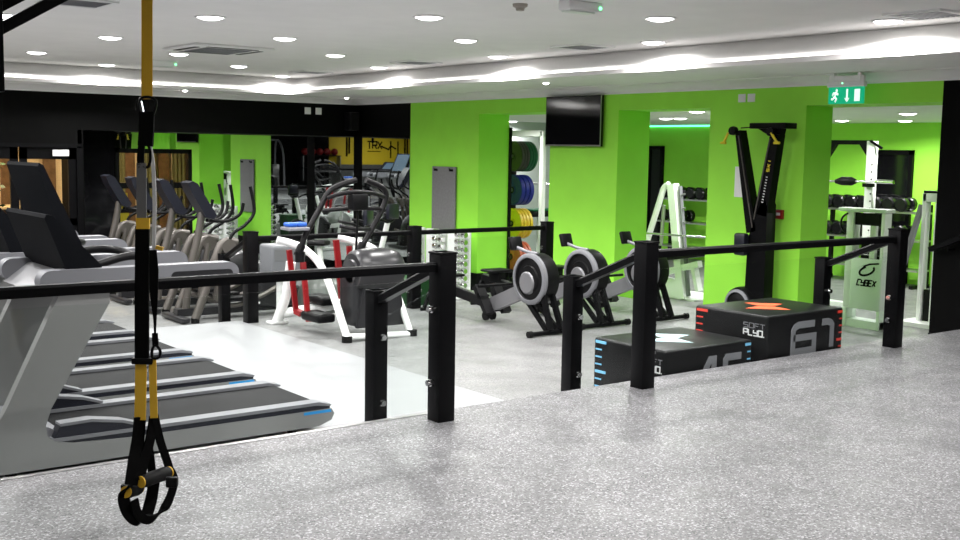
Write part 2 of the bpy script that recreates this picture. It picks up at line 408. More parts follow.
for (x, y), lb in zip(((8.84, 10.3), (9.45, 16.0), (6.72, 16.1)), ('tiny recessed spotlight in the soffit left of the television', 'tiny recessed spotlight in the soffit at the corner of black and green walls', 'tiny recessed spotlight in the soffit over the black wall')):
    if sp is None: sp = downlight((x, y, ZS), lb, .04, SPOTL, 'small soffit spotlights')
    else: dup(sp, (x, y, ZS), lb)
for k, (px, py) in enumerate(((842, 120), (908, 113), (905, 124), (666, 118), (697, 111), (512, 121))):
    p = P(px, py, z=2.38)
    if p.x > 15.9: p = p*(15.9/p.x)
    if p.y > 16.9: p = p*(16.9/p.y)
    lb = ['downlight in the inner room, left one through the right-hand opening', 'downlight in the inner room, nearer right one through the right-hand opening', 'downlight in the inner room, farther right one through the right-hand opening',
          'downlight in the inner room, left one above the white lifting rack', 'downlight in the inner room, right one above the white lifting rack', 'downlight in the inner room above the coloured weight plates'][k]
    dup(proto, (p.x, p.y, 2.38), lb)
for x, y in ((12.3, 5.2), (13.6, 12.5), (11.6, 14.6), (12.2, 10)): dup(proto, (x, y, 2.38), 'downlight in the inner room hidden behind a green pillar')
wl = None
for k, (x, y) in enumerate(((4.4, 18.4), (6.8, 18.6), (2.6, 18.2))):
    lb = ['warm ceiling lamp of the lobby behind the right-hand glazed door', 'warm ceiling lamp of the lobby behind the black-framed window', 'warm ceiling lamp of the lobby behind the left-hand glazed door'][k]
    if wl is None: wl = downlight((x, y, 2.4), lb, .12, WARM, 'lobby ceiling lamps', WBEAM)
    else: dup(wl, (x, y, 2.4), lb)
# the two runs of cove lighting laid in the soffit trough
for nm, ln, loc, d in (('cove_light', 17.6, (XL+.03, 6.8, ZS+.036), Vector((.17, 0, .022))), ('cove_light', 16.0, (.2, YL+.03, ZS+.036), Vector((0, .17, .022)))):
    l = bpy.data.lights.new(nm, 'AREA'); l.shape = 'RECTANGLE'; l.size = ln; l.size_y = .012; l.energy = 40; l.spread = math.radians(66); l.color = (1, .985, .965)
    o = bpy.data.objects.new(nm, l); COL.objects.link(o); o.location = loc
    z_ = -d.normalized(); x_ = Vector((0, 1, 0)) if d.x else Vector((1, 0, 0)); y_ = z_.cross(x_)
    o.rotation_euler = Matrix((x_, y_, z_)).transposed().to_euler(); o['kind'] = 'structure'
# air conditioning cassette
t = thing('air_conditioner', 'large square ceiling air conditioning cassette with grey louvred grille', 'air conditioner', (5.39, 11.96, ZC))
MB().box(-.47, -.47, -.03, .47, .47, 0, .012).build('frame', WHITE, t)
g = MB()
for k in range(13): g.box(-.26, -.26+k*.042, -.04, .26, -.238+k*.042, -.03)
g.box(-.28, -.28, -.035, .28, .28, -.03)
g.build('grille', MGREY, t)
for sx in (-1, 1):
    MB().box(sx*.38-.03, -.3, -.034, sx*.38+.03, .3, -.03).build('vent_slot', BLKP, t)
    MB().box(-.3, sx*.38-.03, -.034, .3, sx*.38+.03, -.03).build('vent_slot', BLKP, t)
vp = None
for (x, y), lb in zip(((8.02, 8.77), (8.0, 4.85), (8.02, 11.87), (8.02, 14.6), (2.87, 8.95)),
        ('square grey ceiling vent above the television', 'square grey ceiling vent at far right beside a downlight', 'square grey ceiling vent above the grey hanging mat pillar', 'square grey ceiling vent nearest the black wall', 'square grey ceiling vent cut by the top edge left of the hanging straps')):
    if vp is None:
        vp = thing('ceiling_vent', lb, 'vent', (x, y, ZC), 0, 'square ceiling vents')
        f = MB()
        for a in ((-.24, -.24, .24, -.2), (-.24, .2, .24, .24), (-.24, -.2, -.2, .2), (.2, -.2, .24, .2)): f.box(a[0], a[1], -.015, a[2], a[3], 0)
        f.build('frame', WHITE, vp)
        s_ = MB().box(-.2, -.2, -.004, .2, .2, 0)
        for k in range(9): s_.box(-.2, -.19+k*.043, -.013, .2, -.172+k*.043, -.004)
        s_.build('louvres', MGREY, vp)
    else: dup(vp, (x, y, ZC), lb)
t = thing('smoke_detector', 'small round smoke detector on the ceiling at top centre', 'smoke detector', (5.41, 6.62, ZC))
MB().lathe([(.0, -.05), (.03, -.05), (.035, -.03), (.055, -.02), (.058, 0), (0, 0)], (0, 0, 0), (0, 0, 1)).build('housing', mat('beige_plastic', (.35, .32, .27), .5), t)
for (x, y), lb in zip(((5.66, 6.22), (5.7, 14.35)), ('white emergency light fitting at the top centre of the ceiling', 'white emergency light fitting on the ceiling beside the air conditioning cassette')):
    t = thing('emergency_light', lb, 'emergency light', (x, y, ZC), .0, 'emergency light fittings')
    MB().box(-.17, -.06, -.07, .17, .06, 0, .012).build('housing', WHITE, t)
    MB().box(-.15, -.05, -.082, .1, .05, -.068, .006).build('lens', OFFW, t)
    MB().ball((.14, -.061, -.04), .014).build('indicator', GLED, t)

# ------------------------------------------------------------------ lettering helpers
def strokes(mb, lines, w, tr, th=.004):
    """thick polylines in a plane: tr maps (u,v,depth) to a point"""
    for ln in lines:
        n = len(ln); L = []; R = []
        for i in range(n):
            p = Vector(ln[i]).to_2d()
            d0 = (p-Vector(ln[i-1])).normalized() if i > 0 else None
            d1 = (Vector(ln[i+1])-p).normalized() if i < n-1 else None
            d = (d0+d1) if d0 is not None and d1 is not None else (d0 or d1)
            d = d.normalized(); nn = Vector((-d.y, d.x)); k = 1/max(.5, nn.dot(Vector((-(d1 or d0).y, (d1 or d0).x))))
            L.append(p+nn*w/2*k); R.append(p-nn*w/2*k)
        vs = []
        for dd in (0, th):
            for i in range(n): vs.append(tr(L[i].x, L[i].y, dd)); vs.append(tr(R[i].x, R[i].y, dd))
        fs = []; m = 2*n
        for i in range(n-1):
            a = 2*i; fs += [(a, a+1, a+3, a+2), (m+a+2, m+a+3, m+a+1, m+a), (a, a+2, m+a+2, m+a), (a+3, a+1, m+a+1, m+a+3)]
        fs += [(0, m, m+1, 1), (2*n-2, 2*n-1, m+2*n-1, m+2*n-2)]
        mb.add(vs, fs)
    return mb
GL = {'S': [[(1, 1), (0, 1), (0, .52), (1, .48), (1, 0), (0, 0)]], 'O': [[(0, 0), (0, 1), (1, 1), (1, 0), (-.12, 0)]], 'F': [[(0, 0), (0, 1), (1, 1)], [(0, .5), (.8, .5)]],
      'T': [[(0, 1), (1, 1)], [(.5, 1), (.5, 0)]], 'P': [[(0, 0), (0, 1), (1, 1), (1, .45), (0, .45)]], 'L': [[(0, 1), (0, 0), (1, 0)]], 'Y': [[(0, 1), (0, .5), (1, .5)], [(1, 1), (1, 0), (0, 0)]],
      '.': [[(0, 0), (.18, 0)]], 'R': [[(0, 0), (0, 1), (1, 1), (1, .5), (0, .5)], [(.45, .5), (1, 0)]], 'X': [[(0, 0), (1, 1)], [(0, 1), (1, 0)]],
      'C': [[(1, 1), (0, 1), (0, 0), (1, 0)]], 'B': [[(0, -.12), (0, 1), (.9, 1), (.9, .55)], [(0, .5), (1, .5), (1, 0), (0, 0)]], 'E': [[(1, 1), (0, 1), (0, 0), (1, 0)], [(0, .5), (.9, .5)]],
      'K': [[(0, 0), (0, 1)], [(1, 1), (.1, .5), (1, 0)]], 'I': [[(.5, 0), (.5, 1)]], 'G': [[(1, 1), (0, 1), (0, 0), (1, 0), (1, .5), (.5, .5)]]}
def write(mb, text, u0, v0, w, h, tr, sw, gap=.35, slant=0, th=.003):
    u = u0
    for c in text:
        if c != ' ':
            strokes(mb, [[(u+x*w+slant*y*h, v0+y*h) for x, y in ln] for ln in GL[c]], sw, tr, th)
        u += w*(1+gap) if c != '.' else w*.5
    return mb

# ------------------------------------------------------------------ railings
def clamp(p, d, parent):
    MB().cyl(Vector(p)-Vector(d)*.028, Vector(p)+Vector(d)*.028, .017, seg=12).box(p[0]-.013, p[1]-.013, p[2]-.02, p[0]+.013, p[1]+.013, p[2]+.02, .004).build('clamp', CHROME, parent)
def post(parent, x, y, z0, z1, a=.055):
    MB().box(x-a, y-a, z0, x+a, y+a, z1, .004).box(x-a-.004, y-a-.004, z1-.012, x+a+.004, y+a+.004, z1, .003).build('post', BLK, parent)
def rail(parent, p0, p1, w=.055, h=.05):
    p0, p1 = Vector(p0), Vector(p1); d = (p1-p0); ax = d.cross(Vector((0, 0, 1))).normalized()
    prof = [(-w/2, -h/2), (w/2, -h/2), (w/2, h*.28), (w*.34, h/2), (-w*.34, h/2), (-w/2, h*.28)]
    # profile: first axis across, second axis up
    upv = ax.cross(d).normalized()
    vs = [p+ax*u+upv*v for p in (p0, p1) for u, v in prof]; n = len(prof)
    MB().add(vs, [tuple(range(n))[::-1], tuple(range(n, 2*n))]+[(i, (i+1) % n, n+(i+1) % n, n+i) for i in range(n)]).build('handrail', BLK, parent, angle=20)
def pane(parent, poly, axis, c, t=.01):
    return MB().prism(poly, axis, c-t/2, c+t/2).build('glass_panel', GLASS, parent)
YP = 4.97
t = thing('glass_railing', 'black railing with a long glass panel in front of the silver treadmills', 'railing', (0, 0, 0))
post(t, 3.55, YP, .3, 1.245); post(t, .75, YP, .3, 1.245); post(t, 3.55, 5.65, 0, .96, .05)
rail(t, (.8, YP, 1.163), (3.5, YP, 1.163)); rail(t, (3.55, YP+.05, 1.15), (3.55, 5.60, .91))
g = pane(t, [(.83, .37), (3.47, .37), (3.47, 1.09), (.83, 1.09)], 'xz', YP)
for z in (.52, .93): clamp((3.48, YP, z), (1, 0, 0), g); clamp((.82, YP, z), (1, 0, 0), g)
g = pane(t, [(YP+.07, .36), (5.57, .16), (5.57, .80), (YP+.07, 1.03)], 'yz', 3.55)
for z in (.28, .68): clamp((3.55, 5.585, z), (0, 1, 0), g)
t = thing('glass_railing', 'black railing with glass panel standing before the two black jump boxes', 'railing', (0, 0, 0))
post(t, 5.14, YP, .3, 1.245); post(t, 7.96, YP, .3, 1.245); post(t, 5.14, 5.65, 0, .96, .05); post(t, 7.96, 5.65, 0, .96, .05)
rail(t, (5.19, YP, 1.163), (7.91, YP, 1.163)); rail(t, (5.14, YP+.05, 1.15), (5.14, 5.60, .91)); rail(t, (7.96, YP+.05, 1.15), (7.96, 5.60, .91))
g = pane(t, [(5.22, .37), (7.88, .37), (7.88, 1.06), (5.22, 1.06)], 'xz', YP)
for z in (.52, .70): clamp((7.89, YP, z), (1, 0, 0), g); clamp((5.21, YP, z), (1, 0, 0), g)
for X in (5.14, 7.96):
    g = pane(t, [(YP+.07, .36), (5.57, .16), (5.57, .80), (YP+.07, 1.03)], 'yz', X)
    for z in (.28, .68): clamp((X, 5.585, z), (0, 1, 0), g)
t = thing('glass_railing', 'black railing across the middle of the gym behind the rowing machines', 'railing', (0, 0, 0))
YR = 10.46
for x in (5.05, 7.07, 9.05): post(t, x, YR, 0, .94, .06)
post(t, 5.05, 11.1, ZF, .66, .05)
rail(t, (5.1, YR, .865), (7.01, YR, .865)); rail(t, (7.13, YR, .865), (9.0, YR, .865)); rail(t, (5.05, YR+.05, .85), (5.05, 11.06, .62))
for x0, x1 in ((5.13, 6.99), (7.15, 8.97)):
    g = pane(t, [(x0, .07), (x1, .07), (x1, .78), (x0, .78)], 'xz', YR)
    for z in (.2, .62): clamp((x0-.01, YR, z), (1, 0, 0), g); clamp((x1+.01, YR, z), (1, 0, 0), g)
t = thing('wall_handrail', 'sloping black handrail fixed to the black wall at far right', 'handrail', (0, 0, 0))
rail(t, (9.80, 5.78, .94), (9.80, 4.7, 1.42))
for y, z in ((5.6, 1.0), (4.9, 1.31)): MB().tube([(9.80, y, z), (9.80, y, z-.05), (9.9, y, z-.05)], .01).build('bracket', BLK, t)

# ------------------------------------------------------------------ jump boxes
def segdigit(ch, u, v, w, h):
    r = w*.18
    if ch == '6': return [[(u+w, v+h), (u+w*.25, v+h), (u+r*.4, v+h*.93), (u, v+h*.8), (u, v), (u+w, v), (u+w, v+h*.52), (u, v+h*.52)]]
    if ch == '1': return [[(u, v+h), (u+w*.3, v+h), (u+w*.42, v+h*.95), (u+w*.5, v+h*.85), (u+w*.5, v)]]
    if ch == '4': return [[(u+w, v), (u+w, v+h), (u+w*.72, v+h), (u, v+h*.3), (u, v+h*.24), (u+w*1.2, v+h*.24)]]
    if ch == '5': return [[(u+w, v+h), (u+r*.5, v+h), (u, v+h*.93), (u, v+h*.55), (u+w*.85, v+h*.55), (u+w, v+h*.48), (u+w, v), (u, v)]]
def jump_box(name, label, x, y, H, digits, tick, ticki, logo):
    W, D = (.94 if H > .5 else .92), .72
    t = thing(name, label, 'jump box', (x, y, 0))
    b = MB().box(0, 0, 0, W, D, H, .022, 3).build('body', VBOX, t)
    fx = lambda u, v, d: (-d+.0002*0-.0005, u, v)           # on the -x face, u runs along y
    fy = lambda u, v, d: (u, -d-.0005, v)                   # on the -y face, u runs along x
    m = MB(); nt = int((H-.05)/.05)
    for k in range(nt+1):
        z = H-.03-.055*k
        if z < .03: break
        l = .11 if k % 4 == 0 else .065
        th = .02 if k % 4 == 0 else .011
        strokes(m, [[(D-.025, z), (D-.025-l, z)]], th, fx); strokes(m, [[(W-.02, z), (W-.02-l*.55, z)]], th, fy)
    m.build('height_marks', tick, t)
    d = MB(); 
    for c, u0, v0, w0, h0 in ((('6', .305, .31, .26, .205), ('1', .66, .31, .26, .205)) if H > .5 else (('4', .345, .10, .155, .245), ('5', .625, .10, .17, .245))):
        strokes(d, segdigit(c, u0, v0, w0, h0), .052, fy)
    d.build('number', PRINT, t)
    # words on the left face near the corner; mirrored u because +y runs to the picture's left
    fw_ = lambda u, v, dd: fx(.225-u, v, dd)
    write(MB(), 'SOFT', 0, H-.105, .04, .035, fw_, .005, .3).build('upper_word', PRINT, t)
    write(MB(), 'PLYO.', 0, H-.162, .036, .043, fw_, .009, .3).build('lower_word', PRINTL, t)
    q = MB(); cx, cy = W*.47, D*.52
    ca, sa = math.cos(-.80), math.sin(-.80)
    for pts in ([(-.17, -.17), (.17, -.17), (.06, -.015), (-.06, -.015)], [(-.06, .015), (.06, .015), (.15, .17), (-.15, .17)]):
        q.prism([(cx+u*ca-v*sa, cy+u*sa+v*ca) for u, v in pts], 'xy', H, H+.002)
    Mr = q.build('logo', logo, t)
    return t
jump_box('jump_box', 'tall black padded jump box marked 61 with a red emblem on top', 6.70, 5.21, .61, '61', REDP, ORANGE, ORANGE)
jump_box('jump_box', 'lower black padded jump box marked 45 with a pale blue emblem on top', 5.62, 5.22, .45, '45', CYAN, CYAN, mat('pale_blue_print', (.55, .75, .82), .4))

# ------------------------------------------------------------------ treadmills
def make_treadmill(label):
    t = thing('treadmill', label, 'treadmill', (0, 0, 0), 0, 'treadmills in the left-hand row')
    for s in (-1, 1):
        y0, y1 = sorted((s*.40, s*.33))
        pl = MB().prism([(.55, .03), (2.16, .03), (2.25, .06), (2.27, .10), (2.25, .135), (.55, .135)], 'xz', y0, y1).build('side_panel', SILVM, t)
        yy = s*.401
        MB().prism([(2.05, .112), (2.25, .112), (2.24, .13), (2.05, .13)], 'xz', *sorted((yy, yy-s*.004))).build('blue_accent', mat('blue_accent', (.01, .25, .6), .4), pl, label='bright blue strip at the rear')
        MB().prism([(.5, .135), (2.24, .135), (2.24, .165), (.5, .165)], 'xz', *sorted((s*.395, s*.33))).build('trim_band', NAVY, t)
        MB().prism([(.5, .165), (2.14, .165), (2.24, .15), (2.25, .16), (2.16, .185), (.5, .185)], 'xz', *sorted((s*.40, s*.30))).build('side_rail', LGREY, t)
        up_ = [(0, .03), (.95, .03), (.92, .135), (.62, .15), (.52, .17), (.475, .21), (.47, .27), (.50, .36), (.83, .92), (.83, .99), (.56, .99), (.26, .37), (.16, .22), (.02, .12)]
        MB().prism(up_, 'xz', *sorted((s*.41, s*.34))).build('upright', SILVM, t)
        ar = rpoly(.45, .985, 1.60, 1.115, .062)
        a = MB().prism(ar, 'xz', *sorted((s*.43, s*.33))).build('arm', LGREY, t)
        MB().prism(rpoly(1.18, 1.015, 1.56, 1.075, .028), 'xz', *sorted((s*.434, s*.428))).build('grip_inset', DCOWL, a)
        hood = [(.5, .15), (.55, .25), (.72, .255), (.90, .225), (1.02, .185), (1.03, .15)]
        MB().prism(hood, 'xz', *sorted((s*.39, s*.31))).build('step_hood', NAVY, t)
        MB().sweep([(x, s*.35, z+.006) for x, z in hood[1:-1]], [(-.045, -.008), (.045, -.008), (.045, .008), (-.045, .008)], (0, 1, 0)).build('hood_cap', LGREY, t)
        for x in (.3, 2.0): MB().cyl((x, s*.33, 0), (x, s*.33, .035), .03).build('foot', RUBBER, t)
    MB().box(.45, -.31, .05, 2.2, .31, .155, .01).box(.6, -.30, .155, 2.2, .30, .162).build('belt', BELT, t)
    MB().prism([(.05, .03), (.62, .03), (.62, .17), (.5, .24), (.25, .24), (.1, .15)], 'xz', -.335, .335).build('motor_hood', MGREY, t)
    c = MB().prism([(.495, 1.395), (.505, 1.415), (.535, 1.41), (.80, 1.125), (.79, 1.09), (.71, 1.035), (.66, 1.05), (.60, 1.12)], 'xz', -.385, .385).build('console', CONS, t)
    sc = MB()
    d = Vector((.265, 0, -.285)).normalized(); nn = Vector((.285, 0, .265)).normalized(); o_ = Vector((.535, 0, 1.41))
    vs = [o_+d*u+Vector((0, v, 0))+nn*.004 for u, v in ((.04, -.22), (.04, .22), (.27, .22), (.27, -.22))]; vs += [p-nn*.012 for p in vs]
    sc.add(vs, [(0, 1, 2, 3), (7, 6, 5, 4), (0, 4, 5, 1), (1, 5, 6, 2), (2, 6, 7, 3), (3, 7, 4, 0)]).build('screen', LIT, c)
    MB().tube(spline([(.70, -.3, 1.09), (.95, -.27, 1.155), (1.1, -.2, 1.15), (1.13, 0, 1.13), (1.1, .2, 1.15), (.95, .27, 1.155), (.70, .3, 1.09)]), .024).build('handlebar', BLKP, t)
    MB().prism([(.46, .985), (.9, .985), (.9, 1.09), (.6, 1.09)], 'xz', -.34, .34).build('console_base', SILV, t)
    return t
T = make_treadmill('nearest silver treadmill, right behind the front glass railing')
T2 = dup(T, (1.28, 7.65, .004), 'second silver treadmill from the front, carrying a tall black screen')
dup(T, (1.28, 8.75, .004), 'third silver treadmill from the front, behind the one with the tall screen')
dup(T, (1.28, 9.85, .004), 'farthest silver treadmill in the left-hand row')
T.location = (1.28, 6.55, .004)
c = MB().prism([(.785, 1.65), (.795, 1.672), (.82, 1.66), (1.05, 1.15), (1.04, 1.08), (.96, 1.10)], 'xz', -.36, .36).build('tall_screen', CONS, T2, label='tall glossy black screen leaning back over the console')
MB().prism([(.829, 1.64), (.833, 1.641), (1.04, 1.18), (1.036, 1.179)], 'xz', -.31, .31).build('display', LIT, c)

# ------------------------------------------------------------------ elliptical trainers
def make_elliptical(label):
    t = thing('elliptical_trainer', label, 'elliptical trainer', (0, 0, 0), 0, 'elliptical trainers along the far level')
    MB().bar((-.55, 0, .10), (1.15, 0, .10), .12, .09).box(-.6, -.33, .015, -.5, .33, .075, .015).box(1.1, -.3, .015, 1.2, .3, .075, .015).build('base_frame', DCOWL, t)
    MB().lathe([(0, -.13), (.20, -.13), (.30, -.10), (.335, -.05), (.335, .05), (.30, .10), (.20, .13), (0, .13)], (.72, 0, .40), (0, 1, 0), 32).box(.4, -.11, .1, 1.1, .11, .35, .05, 3).build('drum_cowl', DCOWL, t)
    MB().tube(spline([(-.42, 0, .12), (-.36, 0, .6), (-.26, 0, 1.0), (-.2, 0, 1.3)]), .045, 12).build('mast', TAUPE, t)
    c = MB().prism([(-.42, 1.66), (-.36, 1.68), (-.30, 1.65), (-.06, 1.27), (-.10, 1.22), (-.20, 1.25), (-.38, 1.55)], 'xz', -.12, .12).build('console', NAVY, t)
    MB().prism([(-.335, 1.645), (-.325, 1.648), (-.13, 1.34), (-.14, 1.335)], 'xz', -.09, .09).build('screen', SCREEN, c)
    MB().tube(spline([(-.12, -.05, 1.2), (.06, -.14, 1.2), (.2, -.2, 1.28), (.24, -.22, 1.42)]), .02).tube(spline([(-.12, .05, 1.2), (.06, .14, 1.2), (.2, .2, 1.28), (.24, .22, 1.42)]), .02).build('fixed_handlebar', BLKP, t)
    for s in (-1, 1):
        MB().tube(spline([(-.02, s*.30, .86), (.05, s*.31, 1.05), (.22, s*.31, 1.16), (.34, s*.30, 1.32), (.30, s*.28, 1.62)]), .021).build('moving_handle', BLKP, t)
        MB().tube(spline([(.12, s*.28, .95), (-.02, s*.28, .96), (-.12, s*.28, .86), (-.3, s*.28, .35), (-.42, s*.28, .05)], 6), .05, 12).build('front_leg', TAUPE, t)
        MB().tube([(-.02, s*.24, .9), (-.14, s*.22, .26)], .035).tube(spline([(-.14, s*.22, .26), (.1, s*.22, .17), (.45, s*.2, .25), (.7, s*.17, .35)]), .03).build('pedal_arm', TAUPE, t)
        MB().box(-.02, s*.22-.08, .24, .36, s*.22+.08, .28, .015).build('pedal', BLKP, t)
        MB().cyl((-.42, s*.28, 0), (-.42, s*.28, .06), .05).build('foot', RUBBER, t)
        MB().lathe([(0, -.05), (.09, -.05), (.10, 0), (.09, .05), (0, .05)], (0, s*.28, .9), (0, 1, 0), 16).build('pivot', TAUPE, t)
    return t
E1 = make_elliptical('nearest elliptical trainer, just left of the mirrored dumbbell rack')
for k, y in enumerate((13.65, 14.65, 15.6)):
    dup(E1, (5.72, y, ZF), ['second elliptical trainer from the front, before the lobby window', 'third elliptical trainer from the front, at left end of the lobby window', 'farthest elliptical trainer, against the dark glass panel'][k])
E1.location = (5.72, 12.75, ZF)

# ------------------------------------------------------------------ rowing machines
def make_rower(label):
    t = thing('rowing_machine', label, 'rowing machine', (0, 0, 0), 0, 'rowing machines in front of the green pillars')
    fy, fz, R = .36, .53, .252
    MB().lathe([(0, -.10), (.13, -.10), (.14, -.085), (.205, -.075), (.225, -.095), (.25, -.095), (R, -.08), (R+.004, .08), (.25, .095), (.225, .095), (.2, .075), (0, .075)], (0, fy, fz), (1, 0, 0), 40).build('flywheel_cage', BLKP, t)
    MB().lathe([(.212, -.092), (.216, -.103), (.242, -.101), (.259, -.088), (.259, -.06), (.212, -.05)], (0, fy, fz), (1, 0, 0), 40).build('cage_ring', LGREY, t)
    MB().lathe([(0, -.112), (.10, -.112), (.115, -.10), (.12, -.08), (0, -.08)], (-.0, fy+.02, fz-.04), (1, 0, 0), 28).build('hub_cover', SILV, t)
    MB().bar((0, fy+.12, fz-.12), (0, fy+.72, .17), .07, .15, (1, 0, 0)).build('main_beam', SILV, t)
    MB().bar((0, fy+.60, .17), (0, 2.14, .30), .06, .10, (1, 0, 0)).build('monorail', BLKP, t)
    MB().bar((0, fy+.65, .235), (0, 2.12, .356), .03, .012, (1, 0, 0)).build('rail_track', STEEL, t)
    s_ = MB().box(-.16, 1.75, .40, .16, 2.0, .435, .025, 3).box(-.05, 1.78, .28, .05, 1.97, .40, .01).build('seat', BLKP, t)
    for s in (-1, 1):
        MB().bar((s*.05, fy-.12, fz+.02), (s*.07, .03, .04), .035, .06, (1, 0, 0)).build('front_leg', BLK, t)
        MB().bar((s*.05, fy+.1, fz-.2), (s*.07, .1, .05), .03, .05, (1, 0, 0)).build('brace', BLK, t)
        MB().prism([(fy+.58, .12), (fy+.62, .09), (fy+.83, .36), (fy+.78, .40)], 'yz', *sorted((s*.06, s*.17))).build('footrest', BLKP, t)
        MB().strap(spline([(s*.05, fy+.70, .27), (s*.09, fy+.74, .31), (s*.15, fy+.74, .31), (s*.18, fy+.70, .26)]), .04, .004, (0, .6, .8)).build('foot_strap', STRAPB, t)
        MB().cyl((s*.03, fy+.75, .06), (s*.06, fy+.75, .06), .05).build('caster', RUBBER, t)
        MB().bar((s*.05, 2.10, .28), (s*.16, 2.10, .02), .03, .04, (1, 0, 0)).build('rear_leg', BLK, t)
    MB().cyl((-.32, .05, .03), (.32, .05, .03), .024).build('front_foot', BLK, t)
    for s in (-1, 1): MB().cyl((s*.30, .05, .032), (s*.345, .05, .032), .032).build('foot_cap', RUBBER, t)
    MB().cyl((-.2, 2.10, .02), (.2, 2.10, .02), .02).build('rear_foot', BLK, t)
    MB().tube(spline([(.0, fy-.02, fz+.25), (0, fy+.14, fz+.26), (0, fy+.30, fz+.29)]), .018).build('monitor_arm', MGREY, t)
    mm = Matrix.Translation((0, fy+.33, fz+.33)) @ Matrix.Rotation(math.radians(-20), 4, 'X')
    m_ = MB().box(-.075, -.022, -.07, .075, .022, .07, .012, mat=mm).build('monitor', BLKP, t)
    MB().box(-.055, .0215, -.02, .055, .025, .05, mat=mm).build('display', SCREEN, m_)
    MB().cyl((-.25, fy+.62, .40), (.25, fy+.62, .40), .016).build('handle', BLKP, t)
    return t
R1 = make_rower('nearest rowing machine, its whole grey-ringed flywheel in view')
dup(R1, (8.0, 8.24, 0), 'middle rowing machine, its flywheel in front of the television pillar')
dup(R1, (8.86, 8.2, 0), 'farthest rowing machine, mostly hidden behind a railing post')
R1.location = (7.22, 8.14, 0)

# ------------------------------------------------------------------ white and red cross trainer
t = thing('cross_trainer', 'white framed cross trainer with red link bars and dark handlebar loop', 'cross trainer', (5.6, 9.4, 0))
O = Vector((5.6, 9.4, 0))
def L(*ps): return [P(x, y, Y=yy)-O for x, y, yy in ps]
XA, XB = 5.30, 5.93
def A(x, y, Y): return P(x, y, Y=Y)-O
MB().tube(spline(L((277, 240, 10.0), (290, 243, 9.95), (306, 250, 9.8), (322, 268, 9.45), (335, 300, 9.15), (347, 338, 8.9))), .036, 12).build('frame_tube', WHT, t)
MB().tube(spline(L((338, 238, 10.0), (352, 241, 9.9), (375, 250, 9.6), (392, 280, 9.2), (411, 335, 8.9))), .034, 12).build('frame_tube', WHT, t)
MB().tube([A(347, 337, 8.9), A(411, 334, 8.9)], .03, 12).build('front_stabiliser', WHT, t)
for p in ((347, 340, 8.9), (412, 337, 8.9)):
    q = A(*p); MB().cyl((q.x, q.y, 0), (q.x, q.y, .06), .05).build('foot', RUBBER, t)
MB().tube(L((291, 262, 10.1), (286, 296, 10.15), (277, 322, 10.25)), [.05, .05, .055], 12).build('rear_leg', WHT, t)
q = A(277, 322, 10.25); MB().box(q.x-.1, q.y-.06, 0, q.x+.1, q.y+.06, .03, .01).build('rear_foot', WHT, t)
MB().tube([A(277, 320, 10.25)+Vector((.05, 0, .06)), A(345, 303, 9.6), A(372, 298, 9.3)], .05, 12).build('floor_tube', WHT, t)
MB().bar(A(289, 250, 10.0), A(296, 311, 10.0), .05, .03, (1, 0, 0)).bar(A(296, 311, 10.0), A(302, 314, 9.9), .06, .05).build('link_bar', RED, t)
MB().bar(A(303, 262, 9.7), A(308, 319, 9.6), .05, .03, (1, 0, 0)).bar(A(308, 319, 9.6), A(314, 319, 9.5), .06, .05).build('link_bar', RED, t)
MB().bar(A(336, 240, 9.9), A(342, 300, 9.9), .06, .03, (1, 0, 0)).build('link_bar', RED, t)
MB().bar(A(349, 246, 9.75), A(352, 300, 9.7), .05, .03, (1, 0, 0)).build('link_bar', RED, t)
for (x, y, Y) in ((318, 317, 9.5), (322, 300, 9.8)):
    q = A(x, y, Y); MB().box(q.x-.1, q.y-.18, q.z-.04, q.x+.1, q.y+.18, q.z+.05, .03, 3).build('pedal', BLKP, t)
q = A(374, 268, 9.15)
MB().lathe([(0, -.27), (.11, -.27), (.12, -.25), (.17, -.25), (.20, -.22), (.215, -.1), (.215, .1), (.2, .22), (.16, .26), (0, .26)], (q.x, q.y, q.z-.02), (1, 0, 0), 36).build('drum_cowl', DCOWL, t)
cb = MB().box(q.x-.27, q.y-.10, .10, q.x+.27, q.y+.22, q.z+.02, .05, 3).prism([(q.x-.27, .10), (q.x+.27, .10), (q.x+.2, q.z-.05), (q.x-.18, q.z-.05)], 'xz', q.y-.14, q.y-.10).build('base_shroud', DCOWL, t)
m_ = MB()
for k in range(6): m_.box(q.x+.0+k*.028, q.y-.222, q.z+.0, q.x+.02+k*.028, q.y-.214, q.z+.022)
m_.build('badge', PRINTL, cb)
lf = spline(L((302, 246, 9.6), (305, 236, 9.6), (318, 212, 9.6), (328, 193, 9.6), (338, 186, 9.6), (356, 180, 9.6)))
rg = spline(L((362, 246, 9.6), (368, 236, 9.6), (380, 214, 9.6), (386, 198, 9.6), (383, 188, 9.6), (366, 180, 9.6)))
MB().tube(lf, .028, 12).build('handlebar_side', BARM, t); MB().tube(rg, .028, 12).build('handlebar_side', BARM, t)
MB().tube(L((302, 245, 9.6), (297, 256, 9.6)), .04).build('lower_sleeve', BLKP, t); MB().tube(L((363, 243, 9.6), (358, 254, 9.6)), .04).build('lower_sleeve', BLKP, t)
MB().tube(spline(L((328, 198, 9.55), (340, 194, 9.45), (355, 192, 9.4), (372, 193, 9.45), (384, 197, 9.55))), .022).build('cross_grip', BARM, t)
MB().tube(L((322, 211, 9.6), (350, 208, 9.5), (383, 209, 9.6)), .02).build('cross_grip', BARM, t)
MB().tube(spline(L((340, 226, 9.6), (355, 229, 9.5), (370, 229, 9.6))), .02).build('cross_grip', BARM, t)
q = A(358, 201, 9.4)
c = MB().box(q.x-.09, q.y-.06, q.z-.09, q.x+.09, q.y+.06, q.z+.07, .02).build('console', BLKP, t)
MB().tube(L((358, 210, 9.4), (356, 250, 9.4)), .012).build('console_cable', BLKP, t)
